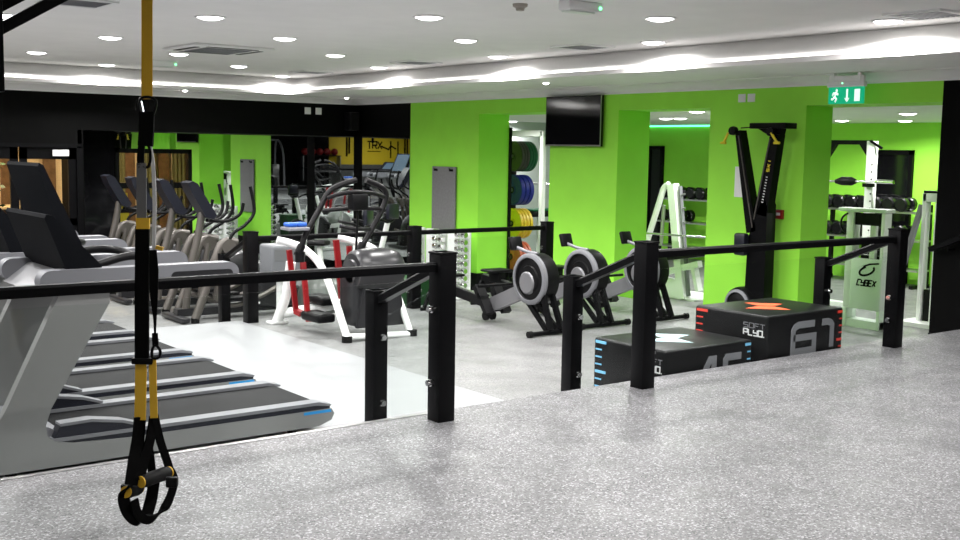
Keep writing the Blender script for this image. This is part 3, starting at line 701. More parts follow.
q = A(295, 228, 9.6)
MB().box(q.x-.11, q.y-.1, q.z-.02, q.x+.11, q.y+.1, q.z+.01, .008).build('side_tray', MGREY, t)
zt = q.z+.01
bt = thing('towel_roll', 'folded blue cloths lying on the side tray of the cross trainer', 'towel', tuple(O+Vector((q.x+.0, q.y, zt))))
for k, dx in enumerate((-.05, .055)): MB().box(dx-.048, -.06, .002, dx+.048, .06, .045, .015, 3).build('cloth', BLUE, bt)
MB().lathe([(0, 0), (.045, 0), (.05, .1), (.044, .1), (.04, .01), (0, .01)], A(300, 262, 9.55), (0, 0, 1), 16).build('bottle_holder', BLKP, t)

# ------------------------------------------------------------------ things behind the cross trainer
t = thing('exercise_ball', 'dark grey-green exercise ball behind the cross trainer', 'exercise ball', (*P(325, 262, Y=11.6).to_2d(), ZF))
MB().ball((0, 0, .325), .325, seg=32).cyl((0, 0, .64), (0, 0, .652), .012, seg=10).build('ball', BALLM, t)
t = thing('step_machine', 'pale grey boxy machine on a white leg left of the cross trainer', 'exercise machine', (6.05, 11.7, ZF))
MB().box(-.22, -.16, .62, .16, .16, .98, .03, 3).build('housing', LGREY, t)
MB().box(-.18, -.165, .80, .12, -.158, .93).build('panel', SILV, t)
MB().box(-.06, -.04, .03, .02, .04, .64, .01).build('leg', WHT, t)
MB().box(-.35, -.25, 0, .3, .25, .035, .012).box(-.35, -.2, .035, -.29, .2, .09, .01).build('base', MGREY, t)
t = thing('storage_bin', 'dark green bin standing behind the glass beside the middle railing post', 'bin', (7.55, 11.2, ZF))
MB().prism([(-.19, 0), (.19, 0), (.22, .52), (-.22, .52)], 'xz', -.2, .2).build('body', DKGREEN, t)
MB().box(-.235, -.215, .52, .235, .215, .56, .012).build('rim', DKGREEN, t)
# exercise bikes on the far level
def make_bike(label):
    t = thing('exercise_bike', label, 'exercise bike', (0, 0, 0), 0, 'exercise bikes before the mirror')
    MB().bar((-.5, 0, .08), (.5, 0, .08), .08, .08).box(-.55, -.25, 0, -.47, .25, .07, .015).box(.47, -.25, 0, .55, .25, .07, .015).build('base', WHT, t)
    MB().lathe([(0, -.06), (.22, -.06), (.25, -.03), (.25, .03), (.22, .06), (0, .06)], (-.28, 0, .38), (0, 1, 0), 28).build('flywheel_cover', DCOWL, t)
    MB().tube([(.18, 0, .1), (.28, 0, .8)], .035).build('seat_post', WHT, t)
    MB().box(.15, -.11, .8, .42, .11, .87, .035, 3).build('saddle', BLKP, t)
    MB().tube([(-.12, 0, .3), (-.34, 0, 1.05)], .04).bar((-.1, 0, .38), (.22, 0, .42), .06, .09).build('frame', WHT, t)
    MB().tube(spline([(-.1, -.22, 1.15), (-.3, -.22, 1.12), (-.36, 0, 1.05), (-.3, .22, 1.12), (-.1, .22, 1.15)]), .018).build('handlebar', BLKP, t)
    MB().box(-.46, -.12, 1.1, -.40, .12, 1.32, .015).build('console', NAVY, t)
    for s in (-1, 1): MB().box(-.02, s*.09, .28-.05*s, .03, s*.12, .42-.05*s).box(-.06, s*.12, .22 if s > 0 else .43, .06, s*.22, .245 if s > 0 else .455, .006).build('pedal', BLKP, t)
    return t
B1 = make_bike('white exercise bike behind the cross trainer, nearer one')
dup(B1, (8.6, 13.9, ZF), 'white exercise bike by the corner mirror, farther one', 1.9)
B1.location = (7.5, 12.9, ZF); B1.rotation_euler.z = 2.2

# ------------------------------------------------------------------ dumbbell tower at the green pillar
t = thing('dumbbell_rack', 'white upright rack of small chrome dumbbells under the grey hanging mat', 'dumbbell rack', (9.55, 13.32, ZF))
for y in (.30, -.25): MB().box(-.05, y-.13, .06, .03, y+.13, .93, .01).build('upright', WHT, t)
MB().box(-.3, -.75, 0, .25, .75, .06, .015).build('base', WHT, t)
cols = (.62, .03, -.53); tz = [.16+.103*k for k in range(8)]
pm = MB()
for cy in cols:
    for z in tz:
        for s in (-1, 1): pm.bar((.0, cy+s*.06, z-.03), (-.16, cy+s*.06, z-.035), .02, .012).bar((-.16, cy+s*.06, z-.035), (-.165, cy+s*.06, z-.01), .02, .01)
for cy in cols: pm.box(-.01, cy-.08, .06, .02, cy+.08, .93)
pm.build('cradle', WHT, t)
def make_db(label, group, hm, gm, r=.042, l=.24):
    d = thing('dumbbell', label, 'dumbbell', (0, 0, 0), 0, group)
    MB().cyl((0, -l/2+.05, 0), (0, l/2-.05, 0), r*.42, seg=10).build('handle', gm, d)
    for s in (-1, 1):
        MB().lathe([(0, -.04), (r*.8, -.04), (r, -.03), (r, .03), (r*.8, .04), (0, .04)], (0, s*(l/2-.04), 0), (0, 1, 0), 16).build('head', hm, d)
    return d
d0 = None
for ci, cn in enumerate(('left', 'middle', 'right')):
    for k, z in enumerate(reversed(tz)):
        lb = 'small chrome dumbbell, %s from the top in the %s column of the white rack' % (ORD[k], cn)
        p = (9.55-.10, 13.32+cols[ci], ZF+z+.018)
        if d0 is None: d0 = make_db(lb, 'chrome dumbbells on the white rack', CHROME, STEEL); d0.location = p
        else: dup(d0, p, lb)

# ------------------------------------------------------------------ wall things on the green pillars
t = thing('television', 'black flat television hanging on the middle green pillar', 'television', (XW, 10.9, 2.2))
MB().box(-.075, -.535, -.325, -.03, .535, .325, .006).build('casing', BLKG, t)
MB().box(-.078, -.515, -.295, -.074, .515, .31).build('screen', SCREEN, t)
MB().box(-.079, -.53, -.322, -.07, .53, -.305).box(-.079, -.534, -.322, -.07, -.526, .322).build('bezel_edge', STEEL, t)
MB().box(-.03, -.15, -.12, 0, .15, .12).build('bracket', BLK, t)
t = thing('exercise_mat', 'grey exercise mat hanging from hooks on the left green pillar', 'exercise mat', (XW-.012, 13.82, .5))
MB().box(-.03, -.305, 0, 0, .305, 1.05, .012).build('mat', MAT, t)
for y in (-.2, .2): MB().tube([(.01, y, 1.0), (-.06, y, 1.0), (-.07, y, 1.03)], .008).box(-.036, y-.05, .98, -.028, y+.05, 1.015).build('hook', BLK, t)
t = thing('paper_notice', 'white paper notice on the right green pillar beside the ski machine', 'notice', (XW, 8.17, 1.5))
MB().box(-.003, -.075, -.17, 0, .075, .17).build('sheet', PAPER, t)
t = thing('fire_call_point', 'red fire alarm call point on the right green pillar', 'alarm call point', (XW, 7.6, 1.17))
MB().box(-.04, -.05, -.05, 0, .05, .05, .006).build('box', RED, t)
MB().box(-.043, -.025, -.012, -.039, .025, .018).build('glass_label', PAPER, t)
def socket(loc, lab, ax):
    t = thing('wall_socket', lab, 'wall socket', loc, 0)
    for k in (-1, 1):
        if ax == 'y': MB().box(-.012, k*.065-.05, -.045, 0, k*.065+.05, .045, .004).box(-.015, k*.065-.02, -.02, -.011, k*.065+.02, .01).build('plate', PAPER, t)
        else: MB().box(k*.1-.055, -.012, -.055, k*.1+.055, 0, .055, .004).box(k*.1-.02, -.015, -.02, k*.1+.02, -.011, .01).build('plate', PAPER, t)
p = P(747, 98, X=XW); socket(p, 'pair of white wall sockets high on the green wall above the ski machine', 'y')
p = P(313, 111, Y=YB); socket(p, 'pair of white wall sockets high on the black fascia', 'x')
t = thing('wall_speaker', 'black loudspeaker mounted in the corner of the black fascia', 'loudspeaker', (9.72, 16.28, 2.1))
MB().box(-.09, -.1, 0, .09, .1, .3, .012).build('cabinet', BLKP, t)
MB().box(-.075, -.106, .02, .075, -.1, .28).build('grille', RUBBER, t)
MB().box(-.01, .1, .1, .01, .14, .2).build('bracket', BLK, t)
p = P(61, 153, Y=YB-.012)
t = thing('door_sign', 'small white sign on the head of the glazed door', 'sign', p)
MB().box(-.115, 0, -.045, .115, .012, .045, .003).build('plate', PAPER, t)
# exit sign
t = thing('exit_sign', 'green hanging exit sign with running figure, down arrow and door', 'exit sign', (9.62, 6.66, 2.385))
MB().box(-.03, -.21, .10, .03, .21, .15, .006).build('housing', WHITE, t)
MB().box(-.01, -.2, -.065, .01, .2, .10, .002).build('panel', EXITG, t)
MB().box(-.02, -.2, .15, .02, .2, .21, .004).build('battery_box', CEIL, t)
for y in (-.15, .15): MB().box(-.024, y-.015, .15, .024, y+.015, .24).build('hanger', WHITE, t)
MB().ball((-.032, .03, .135), .008).build('indicator', GLED, t)
e = MB(); fx = lambda u, v, d: (-.0102-d, .2-u, -.065+v*1.6)
def poly(mb, pts, th=.0015):
    n = len(pts); vs = [fx(u, v, 0) for u, v in pts]+[fx(u, v, th) for u, v in pts]
    mb.add(vs, [tuple(range(n)), tuple(range(n, 2*n))[::-1]]+[(i, (i+1) % n, n+(i+1) % n, n+i) for i in range(n)])
eb = MB(); poly(eb, [(.30, .015), (.36, .015), (.36, .088), (.30, .088)])
eb.build('door_symbol', EXITW, t); eb = MB(); poly(eb, [(.205, .09), (.225, .09), (.225, .035), (.245, .035), (.215, .010), (.185, .035), (.205, .035)])
eb.build('arrow', EXITW, t)
strokes(e, [[(.09, .068), (.075, .045), (.095, .03), (.08, .012)], [(.075, .045), (.055, .03), (.035, .03)], [(.115, .058), (.09, .066), (.06, .066), (.045, .052)]], .013, fx, .0015)
poly(e, [(.095+.011*math.cos(k*PI/5), .082+.011*math.sin(k*PI/5)) for k in range(10)])
e.build('running_figure', EXITW, t)

# ------------------------------------------------------------------ ski machine
t = thing('ski_machine', 'tall black ski training machine with two splayed arms and yellow handles', 'ski machine', (9.62, 7.9, 0))
def K(x, y, X=9.62): return P(x, y, X=X)-Vector((9.62, 7.9, 0))
bd = MB().prism([(K(749, 240).y, 0.02), (K(769, 240).y, 0.02), (K(769, 232).y, K(769, 205).z), (K(766, 200).y, K(766, 195).z), (K(751, 235).y, K(750, 238).z)], 'yz', -.05, .10).build('mast', BLK, t)
def arm(x0, y0, x1, y1, w0, w1):
    a, b = K(x0, y0), K(x1, y1); d = (b-a).normalized(); n = Vector((0, d.z, -d.y))
    vs = [a+n*w0/2, b+n*w1/2, b-n*w1/2, a-n*w0/2]
    o = MB().add([v+Vector((-.05, 0, 0)) for v in vs]+[v+Vector((.06, 0, 0)) for v in vs], [(0, 1, 2, 3), (7, 6, 5, 4), (0, 4, 5, 1), (1, 5, 6, 2), (2, 6, 7, 3), (3, 7, 4, 0)]).build('arm', BLK, t)
    return o, a, b, d, n
oa, a, b, d, n = arm(754, 232, 740.5, 131, .13, .07)
MB().bar(a+Vector((-.056, -.02, .05)), b+Vector((-.056, -.02, -.05)), .012, .01).build('drive_cord', TAUPE, oa)
ob, a, b, d, n = arm(763, 215, 777.5, 134, .17, .11)
MB().bar(a+Vector((-.056, .075, -.05)), b+Vector((-.056, .05, -.05)), .012, .01).build('drive_cord', TAUPE, ob)
tr = lambda u, v, dd: tuple(a+Vector((-.0505-dd, 0, 0))+d*u+n*v)
write(MB(), 'SKI', .47, -.015, .03, .03, tr, .008, .6).build('yellow_lettering', YEL, ob)
m_ = MB()
for k in range(10): strokes(m_, [[(.14+k*.03, -.012), (.14+k*.03, .010)]], .009, tr, .002)
m_.build('side_lettering', PRINTL, ob)
c0, c1 = K(754, 126), K(790, 126)
MB().box(-.08, c1.y, c0.z-.03, .12, c0.y, c0.z+.03, .008).build('top_beam', BLK, t)
MB().prism([(c0.y-.08, c0.z-.03), (c1.y+.08, c0.z-.03), (K(778, 134).y-.04, c0.z-.13), (K(778, 134).y+.04, c0.z-.13)], 'yz', -.03, .05).build('top_bracket', BLK, t)
MB().cyl(K(741, 128), K(755, 127), .006, seg=6).build('tie_cord', BLK, t)
for (x, y) in ((737, 131), (775, 132)):
    q = K(x, y); MB().lathe([(0, -.03), (.045, -.03), (.05, 0), (.045, .03), (0, .03)], q+Vector((-.06, 0, 0)), (1, 0, 0), 16).build('pulley', BLKP, t)
for (x0, y0, x1, y1) in ((733, 133, 728.5, 143), (776, 133, 782, 143)):
    a_, b_ = K(x0, y0)+Vector((-.08, 0, 0)), K(x1, y1)+Vector((-.08, 0, 0)); dd = (b_-a_).normalized()
    MB().cyl(a_, b_, .014, seg=10).cyl(b_+Vector((0, -.03, 0)), b_+Vector((0, .04, .0)), .014, seg=10).build('handle', YEL, t)
q = K(743, 302)
MB().lathe([(0, -.12), (.10, -.12), (.13, -.10), (.18, -.09), (.19, -.05), (.19, .1), (0, .1)], (q.x-.02, q.y-.02, .19), (1, 0, 0), 32).build('flywheel_cage', BLKP, t)
MB().lathe([(.135, -.125), (.165, -.115), (.165, -.10), (.135, -.11), (.135, -.125)], (q.x-.02, q.y-.02, .19), (1, 0, 0), 32).build('cage_ring', MGREY, t)
q = K(748, 244)
MB().box(-.14, q.y-.06, q.z-.12, -.05, q.y+.09, q.z+.12, .025).build('monitor', NAVY, t)
MB().box(-.2, -.4, 0, .15, .4, .02, .006).build('floor_stand', BLK, t)

# ------------------------------------------------------------------ suspension trainer
DT = 4.25
uh = rt; cpx = F/DT
def Z(x, y, dd=0):
    d = fw+cr*((x-480)/F)-cu*((y-270)/F); return Vector((d.x, d.y, d.z))*((DT+dd)/d.dot(fw)*1.0)+Vector((0, 0, CH))
base = Z(146, 500); base.z = .3
t = thing('suspension_trainer', 'yellow and black suspension strap with two loop handles hanging in the foreground', 'suspension trainer', base)
def Q(*ps): return [Z(*p)-base for p in ps]
MB().strap([Z(147, 0)-base+Vector((0, 0, ZC-Z(147, 0).z)), *Q((147, 0), (147, 50), (147, 99))], .042, .004, uh).build('anchor_strap', STRAPY, t)
car = spline(Q((140.5, 99), (147, 97), (154.5, 99), (156, 105), (152, 116), (147, 118), (142, 116), (139.5, 107)), 5, True)
MB().tube(car, .006, 8, closed=True).build('carabiner', BLK, t); MB().tube(Q((141, 101), (144, 115)), .004).build('gate', CHROME, t)
MB().strap(Q((147, 112), (146.5, 130), (145.5, 146)), .056, .016, uh).build('upper_sleeve', STRAPB, t)
MB().strap(spline(Q((142, 143), (140.5, 158), (141.5, 168))), .026, .006, uh).strap(spline(Q((147, 143), (150, 150), (150.5, 160), (148, 167), (143, 166))), .01, .006, uh).build('equaliser_loop', STRAPB, t)
MB().strap(Q((141.5, 163), (141.5, 200), (141.5, 222)), .037, .006, uh).build('left_strap', STRAPG, t)
MB().strap(spline(Q((149.5, 144), (153, 165), (154.5, 200), (154, 235), (154, 252))), .014, .005, uh).build('right_strap', ROPE, t)
MB().strap(Q((143, 218), (143, 229)), .05, .014, uh).build('pull_tab', STRAPY, t)
MB().strap(Q((156, 247), (163, 249)), .014, .012, (0, 0, 1)).build('pull_tab', STRAPY, t)
MB().strap(Q((142.5, 226), (142, 290), (142, 362)), .053, .012, uh).build('left_adjuster', STRAPB, t)
MB().sweep(Q((153, 250), (154, 270), (154, 295), (155, 320), (155, 333)), [(-.5, -.1), (.5, -.1), (.5, .1), (-.5, .1)], uh, radii=[.026, .034, .030, .012, .008]).sweep(Q((155, 333), (155, 337), (155.5, 345)), [(-.5, -.2), (.5, -.2), (.5, .2), (-.5, .2)], uh, radii=[.02, .022, .022]).build('right_adjuster', STRAPB, t)
MB().box(-.04, -.012, -.012, .04, .012, .012, .004, mat=Matrix.Translation(Q((142.5, 361))[0]) @ Matrix.Rotation(-YAW, 4, 'Z')).build('buckle', BLK, t)
MB().tube(spline(Q((152, 351), (155, 345), (160, 350), (159, 357), (153, 358)), 4, True), .006, 8, closed=True).build('buckle', BLK, t)
MB().strap(Q((141, 364), (140.5, 400), (140, 420)), .043, .005, uh).build('left_yellow_strap', STRAPY, t)
MB().strap(Q((152.5, 358), (153, 385), (154, 418)), .028, .005, uh).build('right_yellow_strap', STRAPY, t)
# loops and grips
def loop(pts, w, name='loop_strap'): return MB().strap(spline(Q(*pts), 7), w, .008, uh*.55+fw*.62+up*.55).build(name, STRAPB, t)
loop([(140, 417, 0), (138, 440, 0), (134, 465, -.03), (131, 485, -.05)], .050)
loop([(131, 485, -.05), (124, 494, -.05), (126, 508, -.05), (133, 518, -.04), (141, 520, .0), (146, 516, .06), (151, 500, .1), (154, 482, .12)], .046)
loop([(154, 416, .02), (150, 440, .02), (144, 460, .0), (139, 480, -.03)], .040)
loop([(154, 416, .02), (149, 440, .05), (151, 462, .10), (153, 482, .12)], .032)
loop([(154.5, 416, .02), (160, 440, .06), (166, 458, .1), (170, 470, .12)], .032)
loop([(170, 470, .12), (174, 482, .12), (168, 502, .1), (158, 515, .05), (147, 520, .0), (138, 514, -.03), (134, 500, -.05)], .034)
def grip(a_, b_):
    a_, b_ = Q(a_, b_); dd = (b_-a_)
    g_ = MB().tube([a_+dd*k/8 for k in range(9)], [.021, .026, .027, .026, .026, .026, .027, .026, .021], 16).build('handle_grip', RUBBER, t)
    for k in (0, 1): MB().cyl(a_+dd*(k-.018), a_+dd*(k+.018), .0225).build('collar', STRAPY, g_)
grip((141, 482, -.03), (169, 472, .1)); grip((126, 492, -.05), (139, 488, .06))
for (x, y) in ((127, 489), (172, 482)): MB().box(-.022, -.012, -.02, .022, .012, .02, .005, mat=Matrix.Translation(Z(x, y, -.02)-base) @ Matrix.Rotation(-YAW, 4, 'Z')).build('end_cap', BLKP, t)
# ceiling frame it hangs beside
t = thing('ceiling_frame', 'black steel tube frame hanging in the top left corner', 'frame', (1.0, 4.3, ZC))
O = Vector((1.0, 4.3, ZC))
def W(x, y): return P(x, y, Y=4.3)-O
pv = W(0, 92)
MB().box(pv.x-.05, -.03, pv.z, pv.x+.01, .03, 0, .003).build('drop_tube', BLK, t)
a, b = W(-2, 30), W(63, -4)
dr = (b-a).normalized(); e_ = a+dr*((0-a.z)/dr.z)
MB().bar(a, e_, .05, .04, (0, 1, 0)).build('brace', BLK, t)
a2 = W(-2, 7); e2 = a2+dr*((0-a2.z)/dr.z)
MB().bar(a2, e2, .05, .04, (0, 1, 0)).build('brace', BLK, t)
MB().box(pv.x-.2, -.05, -.03, e_.x+.2, .05, 0).build('ceiling_rail', BLK, t)

# ------------------------------------------------------------------ inner room: plates, racks, machines
p = P(520, 290, X=10.95)
px, py = 11.36, 13.72
t = thing('plate_tree', 'black upright plate rack holding coloured bumper plates in the left opening', 'plate rack', (px, py, ZF))
MB().box(-.04, .26, 0, .06, .34, 2.2, .006).build('upright', BLK, t)
MB().box(-.4, -.4, 0, .5, .4, .06, .01).build('base', BLK, t)
zs = [(t_, c_) for t_, c_ in ((2.02, 'g'), (1.49, 'b'), (.96, 'y'), (.43, 'r'))]
for z, c_ in zs: MB().cyl((-.27, 0, z), (.20, 0, z), .025).bar((0, 0, z), (0, .3, z), .04, .04).build('peg', STEEL, t)
PM = {'k': PGREY, 'g': PGREEN, 'b': PBLUE, 'y': PYEL, 'r': PRED}
CN = {'k': 'grey', 'g': 'green', 'b': 'blue', 'y': 'yellow', 'r': 'red'}
def plate(c_, loc, label, w):
    R = .24
    d = thing('weight_plate', label, 'weight plate', loc, 0, 'bumper plates on the plate rack')
    MB().lathe([(.028, -w/2), (.07, -w/2), (.075, -w/2+.008), (R-.05, -w/2+.008), (R-.045, -w/2), (R-.008, -w/2), (R, -w/2+.008), (R, w/2-.008), (R-.008, w/2), (.07, w/2), (.028, w/2), (.028, -w/2)], (0, 0, 0), (1, 0, 0), 40).build('disc', PM[c_], d)
    MB().lathe([(.026, -w/2-.002), (.05, -w/2-.002), (.05, w/2+.002), (.026, w/2+.002), (.026, -w/2-.002)], (0, 0, 0), (1, 0, 0), 24).build('hub_ring', BLKP, d)
    return d
sets = [(zs[0][0], 'kkkggg', .056), (zs[1][0], 'bbb', .09), (zs[2][0], 'yyyy', .066), (zs[3][0], 'rrrr', .066)]
for z, cs, w in sets:
    x = -.24; cnt = {}
    for c_ in cs:
        cnt[c_] = cnt.get(c_, 0)+1
        plate(c_, (px+x+w/2, py, ZF+z), '%s bumper plate, %s from the left of the %s plates on the rack' % (CN[c_], ORD[cnt[c_]-1], CN[c_]), w-.006)
        x += w
# tall white rack behind the plates
t = thing('squat_rack', 'white squat rack with a top beam behind the coloured plates', 'squat rack', (13.0, 15.2, ZF))
for y in (-.6, .6):
    for x in (-.5, .5): MB().box(x-.04, y-.04, 0, x+.04, y+.04, 2.45, .006).build('upright', WHT, t)
    MB().box(-.5, y-.04, 2.36, .5, y+.04, 2.44).box(-.6, y-.05, 0, .6, y+.05, .07).build('side_beam', WHT, t)
for x in (-.5, .5): MB().box(x-.04, -.6, 2.36, x+.04, .6, 2.46).build('top_beam', WHT, t)
MB().box(-.35, -.2, .95, .35, .2, 1.06, .03, 3).build('pad', BLKP, t)
MB().box(-.36, -.21, 1.06, .36, .21, 1.085).build('pad_cover', PGREEN, t)
MB().box(-.05, -.05, 0, .05, .05, .95).build('pad_post', WHT, t)
MB().cyl((.6, -1.05, 1.5), (.6, 1.05, 1.5), .015).build('barbell', STEEL, t)
# lifting rack through the middle opening
q0 = P(684, 300, z=ZF)
t = thing('lifting_rack', 'white slanted lifting rack with barbell in the middle opening', 'lifting rack', (q0.x, q0.y, ZF))
O = Vector((q0.x, q0.y, ZF)); XR = q0.x
def N(x, y, X=None): return P(x, y, X=X or XR)-O
def beam(mb, p, q, w, h): return mb.bar(p, q, w, h, (0, 1, 0))
beam(MB(), N(673, 184), N(683, 299), .13, .12).build('upright', WHT, t)
MB().bar(N(678.5, 186)+Vector((0, -.03, 0)), N(687, 296)+Vector((0, -.03, 0)), .03, .06, (0, 1, 0)).build('notched_rail', LGREY, t)
MB().tube(spline([N(669, 184), N(664, 188), N(660, 200), N(646, 245)]), .045, 12).build('slanted_tube', WHT, t)
MB().tube([N(664, 205, XR+.6), N(661, 245, XR+.6)], .03).build('rear_tube', STEEL, t)
MB().cyl(N(644, 233, XR-.1), N(707, 237.5, XR-.1), .016).build('barbell', CHROME, t)
for y in (195, 209, 223, 237): MB().cyl(N(681, y), N(685, y-1), .014).build('catch', STEEL, t)
MB().prism([(N(658, 300).y, 0.02), (N(688, 300).y, 0.02), (N(681, 285).y, .28), (N(665, 280).y, .3)], 'yz', -.05, .05).build('foot_plate', WHT, t)
MB().box(N(640, 300).x-.02, N(690, 300).y-.1, 0, .75, N(655, 300).y, .025).build('base', WHT, t)
b_ = MB()
b_.bar(N(666, 272), N(700, 264), .09, .09).bar(N(694, 266), N(699, 291), .10, .06)
b_.build('bench_frame', WHT, t)
MB().bar(N(668, 258), N(703, 254), .25, .07, (1, 0, 0)).build('bench_pad', BLKP, t)
MB().box(.1, -1.0, .55, .6, -.6, .75, .04).build('rear_pad', BLKP, t)
# black dumbbells on racks along the far inner wall
def rack(label, y0, y1, tiers):
    t = thing('dumbbell_rack', label, 'dumbbell rack', (16.52, (y0+y1)/2, ZF)); h = (y1-y0)/2
    for y in (-h+.05, h-.05): MB().bar((.2, y, 0), (.2, y, 1.35), .06, .06).bar((-.25, y, .03), (.25, y, .03), .06, .06).build('upright', BLKP, t)
    for z in tiers: MB().box(-.16, -h, z-.03, .18, h, z).build('shelf', STEEL, t)
    return t
mid = (P(707, 205, X=16.5).y, P(676, 205, X=16.5).y)
b0 = None
def dbrow(y0, y1, z, nm):
    global b0
    n = int((y1-y0)/.235); k = 0
    for i in range(n):
        lb = 'black round dumbbell, %s from the left on the %s' % (ORD[i] if i < 10 else '%dth' % (i+1), nm)
        p = (16.5, y1-.12-i*.235, ZF+z+.115)
        if b0 is None:
            b0 = thing('dumbbell', lb, 'dumbbell', p, 0, 'black dumbbells on the inner room racks')
            MB().cyl((-.09, 0, 0), (.09, 0, 0), .018, seg=10).build('handle', STEEL, b0)
            for s in (-1, 1): MB().lathe([(0, -.06), (.09, -.06), (.115, -.04), (.115, .04), (.09, .06), (0, .06)], (s*.11, 0, 0), (1, 0, 0), 20).build('head', BLKG, b0)
        else: dup(b0, p, lb)
ya, yb = P(709, 205, X=16.5).y-.3, P(662, 205, X=16.5).y
rack('long black two-tier dumbbell rack seen through the middle opening', ya, yb, (.30, .78, 1.23))
dbrow(ya+.1, yb-.05, 1.23, 'upper shelf seen through the middle opening')
dbrow(ya+.65, yb-.05, .78, 'middle shelf seen through the middle opening')
yc, yd = P(926, 205, X=16.5).y, P(833, 205, X=16.5).y+.2
rack('long black two-tier dumbbell rack seen through the right opening', yc, yd, (.30, .78, 1.23))
dbrow(yc+.05, yd-.05, 1.23, 'upper shelf seen through the right opening')
dbrow(yc+.05, yd-.05, .78, 'middle shelf seen through the right opening')
# white weight machine with its maker's name
XC = 12.0
q0 = P(864, 328, z=ZF)
t = thing('weight_machine', 'pale weight stack machine with a dark lettered emblem in the right opening', 'weight machine', (q0.x, q0.y, ZF)); O = Vector((q0.x, q0.y, ZF)); XC = q0.x
def G(x, y, X=None): return P(x, y, X=X or XC)-O
yl, yr = G(845, 300).y, G(883, 300).y
zt = G(864, 212).z; zm = G(864, 238).z; zc = G(864, 309).z; zp = G(864, 258).z
MB().box(-.05, yr, zc, .10, yr+.05, zt, .01).build('side_post', WHT, t)
MB().box(-.05, yl-.10, zc, .10, yl, zt, .01).build('side_post', WHT, t)
MB().box(-.07, yr-.02, zt, .14, yl+.12, zt+.045, .012).build('top_cap', OFFW, t)
MB().box(-.02, yr+.05, zt-.16, .02, yl-.10, zt-.01).build('dark_header', BLKP, t)
pn = MB().box(-.06, yr+.01, zc, -.02, yl-.10, zp, .006).build('front_panel', OFFW, t)
w_ = yl-.10-yr
MB().box(.0, yr+w_*.35, zp, .05, yr+w_*.52, zt-.16).build('guide_rod', WHT, t)
ws = MB()
for k in range(5): ws.box(.06, yr+.08, zp-.1+k*.07, .12, yl-.15, zp-.04+k*.07)
ws.build('weight_stack', BLKP, t)
MB().box(-.06, yr, 0, .16, yr+.05, zc, .006).box(-.06, yl-.06, 0, .16, yl, zc, .006).box(-.05, yr, 0, .16, yl, .10).build('base', OFFW, t)
MB().tube(spline([(-.06, yl-.02, zt-.02), (-.10, yl+.03, zt-.08), (-.10, yl+.04, zt-.18), (-.06, yl-.0, zt-.27)]), .012).build('cable', BLKP, t)
tr = lambda u, v, dd: (-.061-dd, yl-.10-u, v)
m_ = MB(); z1 = G(864, 285).z
write(m_, 'CYBEX', w_*.22, z1, w_*.095, .07, tr, .017, .3, .25)
m_.build('lettering', BLK, pn)
m_ = MB(); z2 = G(864, 270).z; cxu = w_*.55
outer = [(cxu+.10*math.cos(a_)-.01, z2+.052*math.sin(a_)+.03*math.cos(a_)) for a_ in [PI*(.55+k*1.6/18) for k in range(19)]]
strokes(m_, [outer], .026, tr)
strokes(m_, [[(cxu-.06, z2+.05), (cxu+.03, z2+.085), (cxu+.15, z2+.10)]], .02, tr)
m_.build('emblem', BLK, pn)
# upright rack with bar behind it
XU = 13.6
q0 = P(868, 232, X=XU)
t = thing('lifting_rack', 'white drilled upright with black pull-up bar and barbell in the right opening', 'lifting rack', (XU, q0.y, ZF)); O = Vector((XU, q0.y, ZF))
def U(x, y, X=None): return P(x, y, X=X or XU)-O
zt = U(868, 141).z
u_ = MB().box(-.05, -.06, 0, .05, .06, zt, .006).build('upright', WHT, t)
h_ = MB()
for k in range(14): h_.cyl((-.054, -.04, .7+k*.1), (-.048, -.04, .7+k*.1), .012, seg=8)
h_.build('peg_holes', BLKP, u_)
yl = U(826, 140).y
MB().box(-.05, yl-.05, 0, .05, yl+.07, zt, .006).build('upright', WHT, t)
MB().bar((0, yl, zt-.02), (0, .02, zt-.02), .06, .06).prism([(.0, zt), (.22, zt), (.05, zt-.22), (-.02, zt-.25)], 'yz', -.04, .04).prism([(yl-.02, zt), (yl-.22, zt), (yl-.05, zt-.25)], 'yz', -.04, .04).bar((-.05, .0, zt), (-.05, -.18, zt-.1), .03, .03).build('pull_up_bar', BLK, t)
bz = U(868, 181).z
bb = MB().cyl((-.1, yl-.1, bz-.02), (-.1, U(880, 181).y, bz), .014).build('barbell', STEEL, t)
MB().cyl((-.1, U(880, 181).y, bz), (-.1, U(898, 180).y, bz), .028).build('sleeve', CHROME, bb)
MB().tube([(-.1, U(840, 182).y, bz-.02), (-.1, U(846, 182).y, bz-.01), (-.1, U(856, 181).y, bz-.01), (-.1, U(860, 181).y, bz-.01)], [.03, .06, .06, .03], 14).build('bar_pad', BLKP, bb)
MB().box(-.12, -.1, bz-.08, -.05, .05, bz-.03).build('bar_hook', BLK, t)
MB().box(-.08, -.5, 0, .08, yl+.3, .06).build('base', WHT, t)
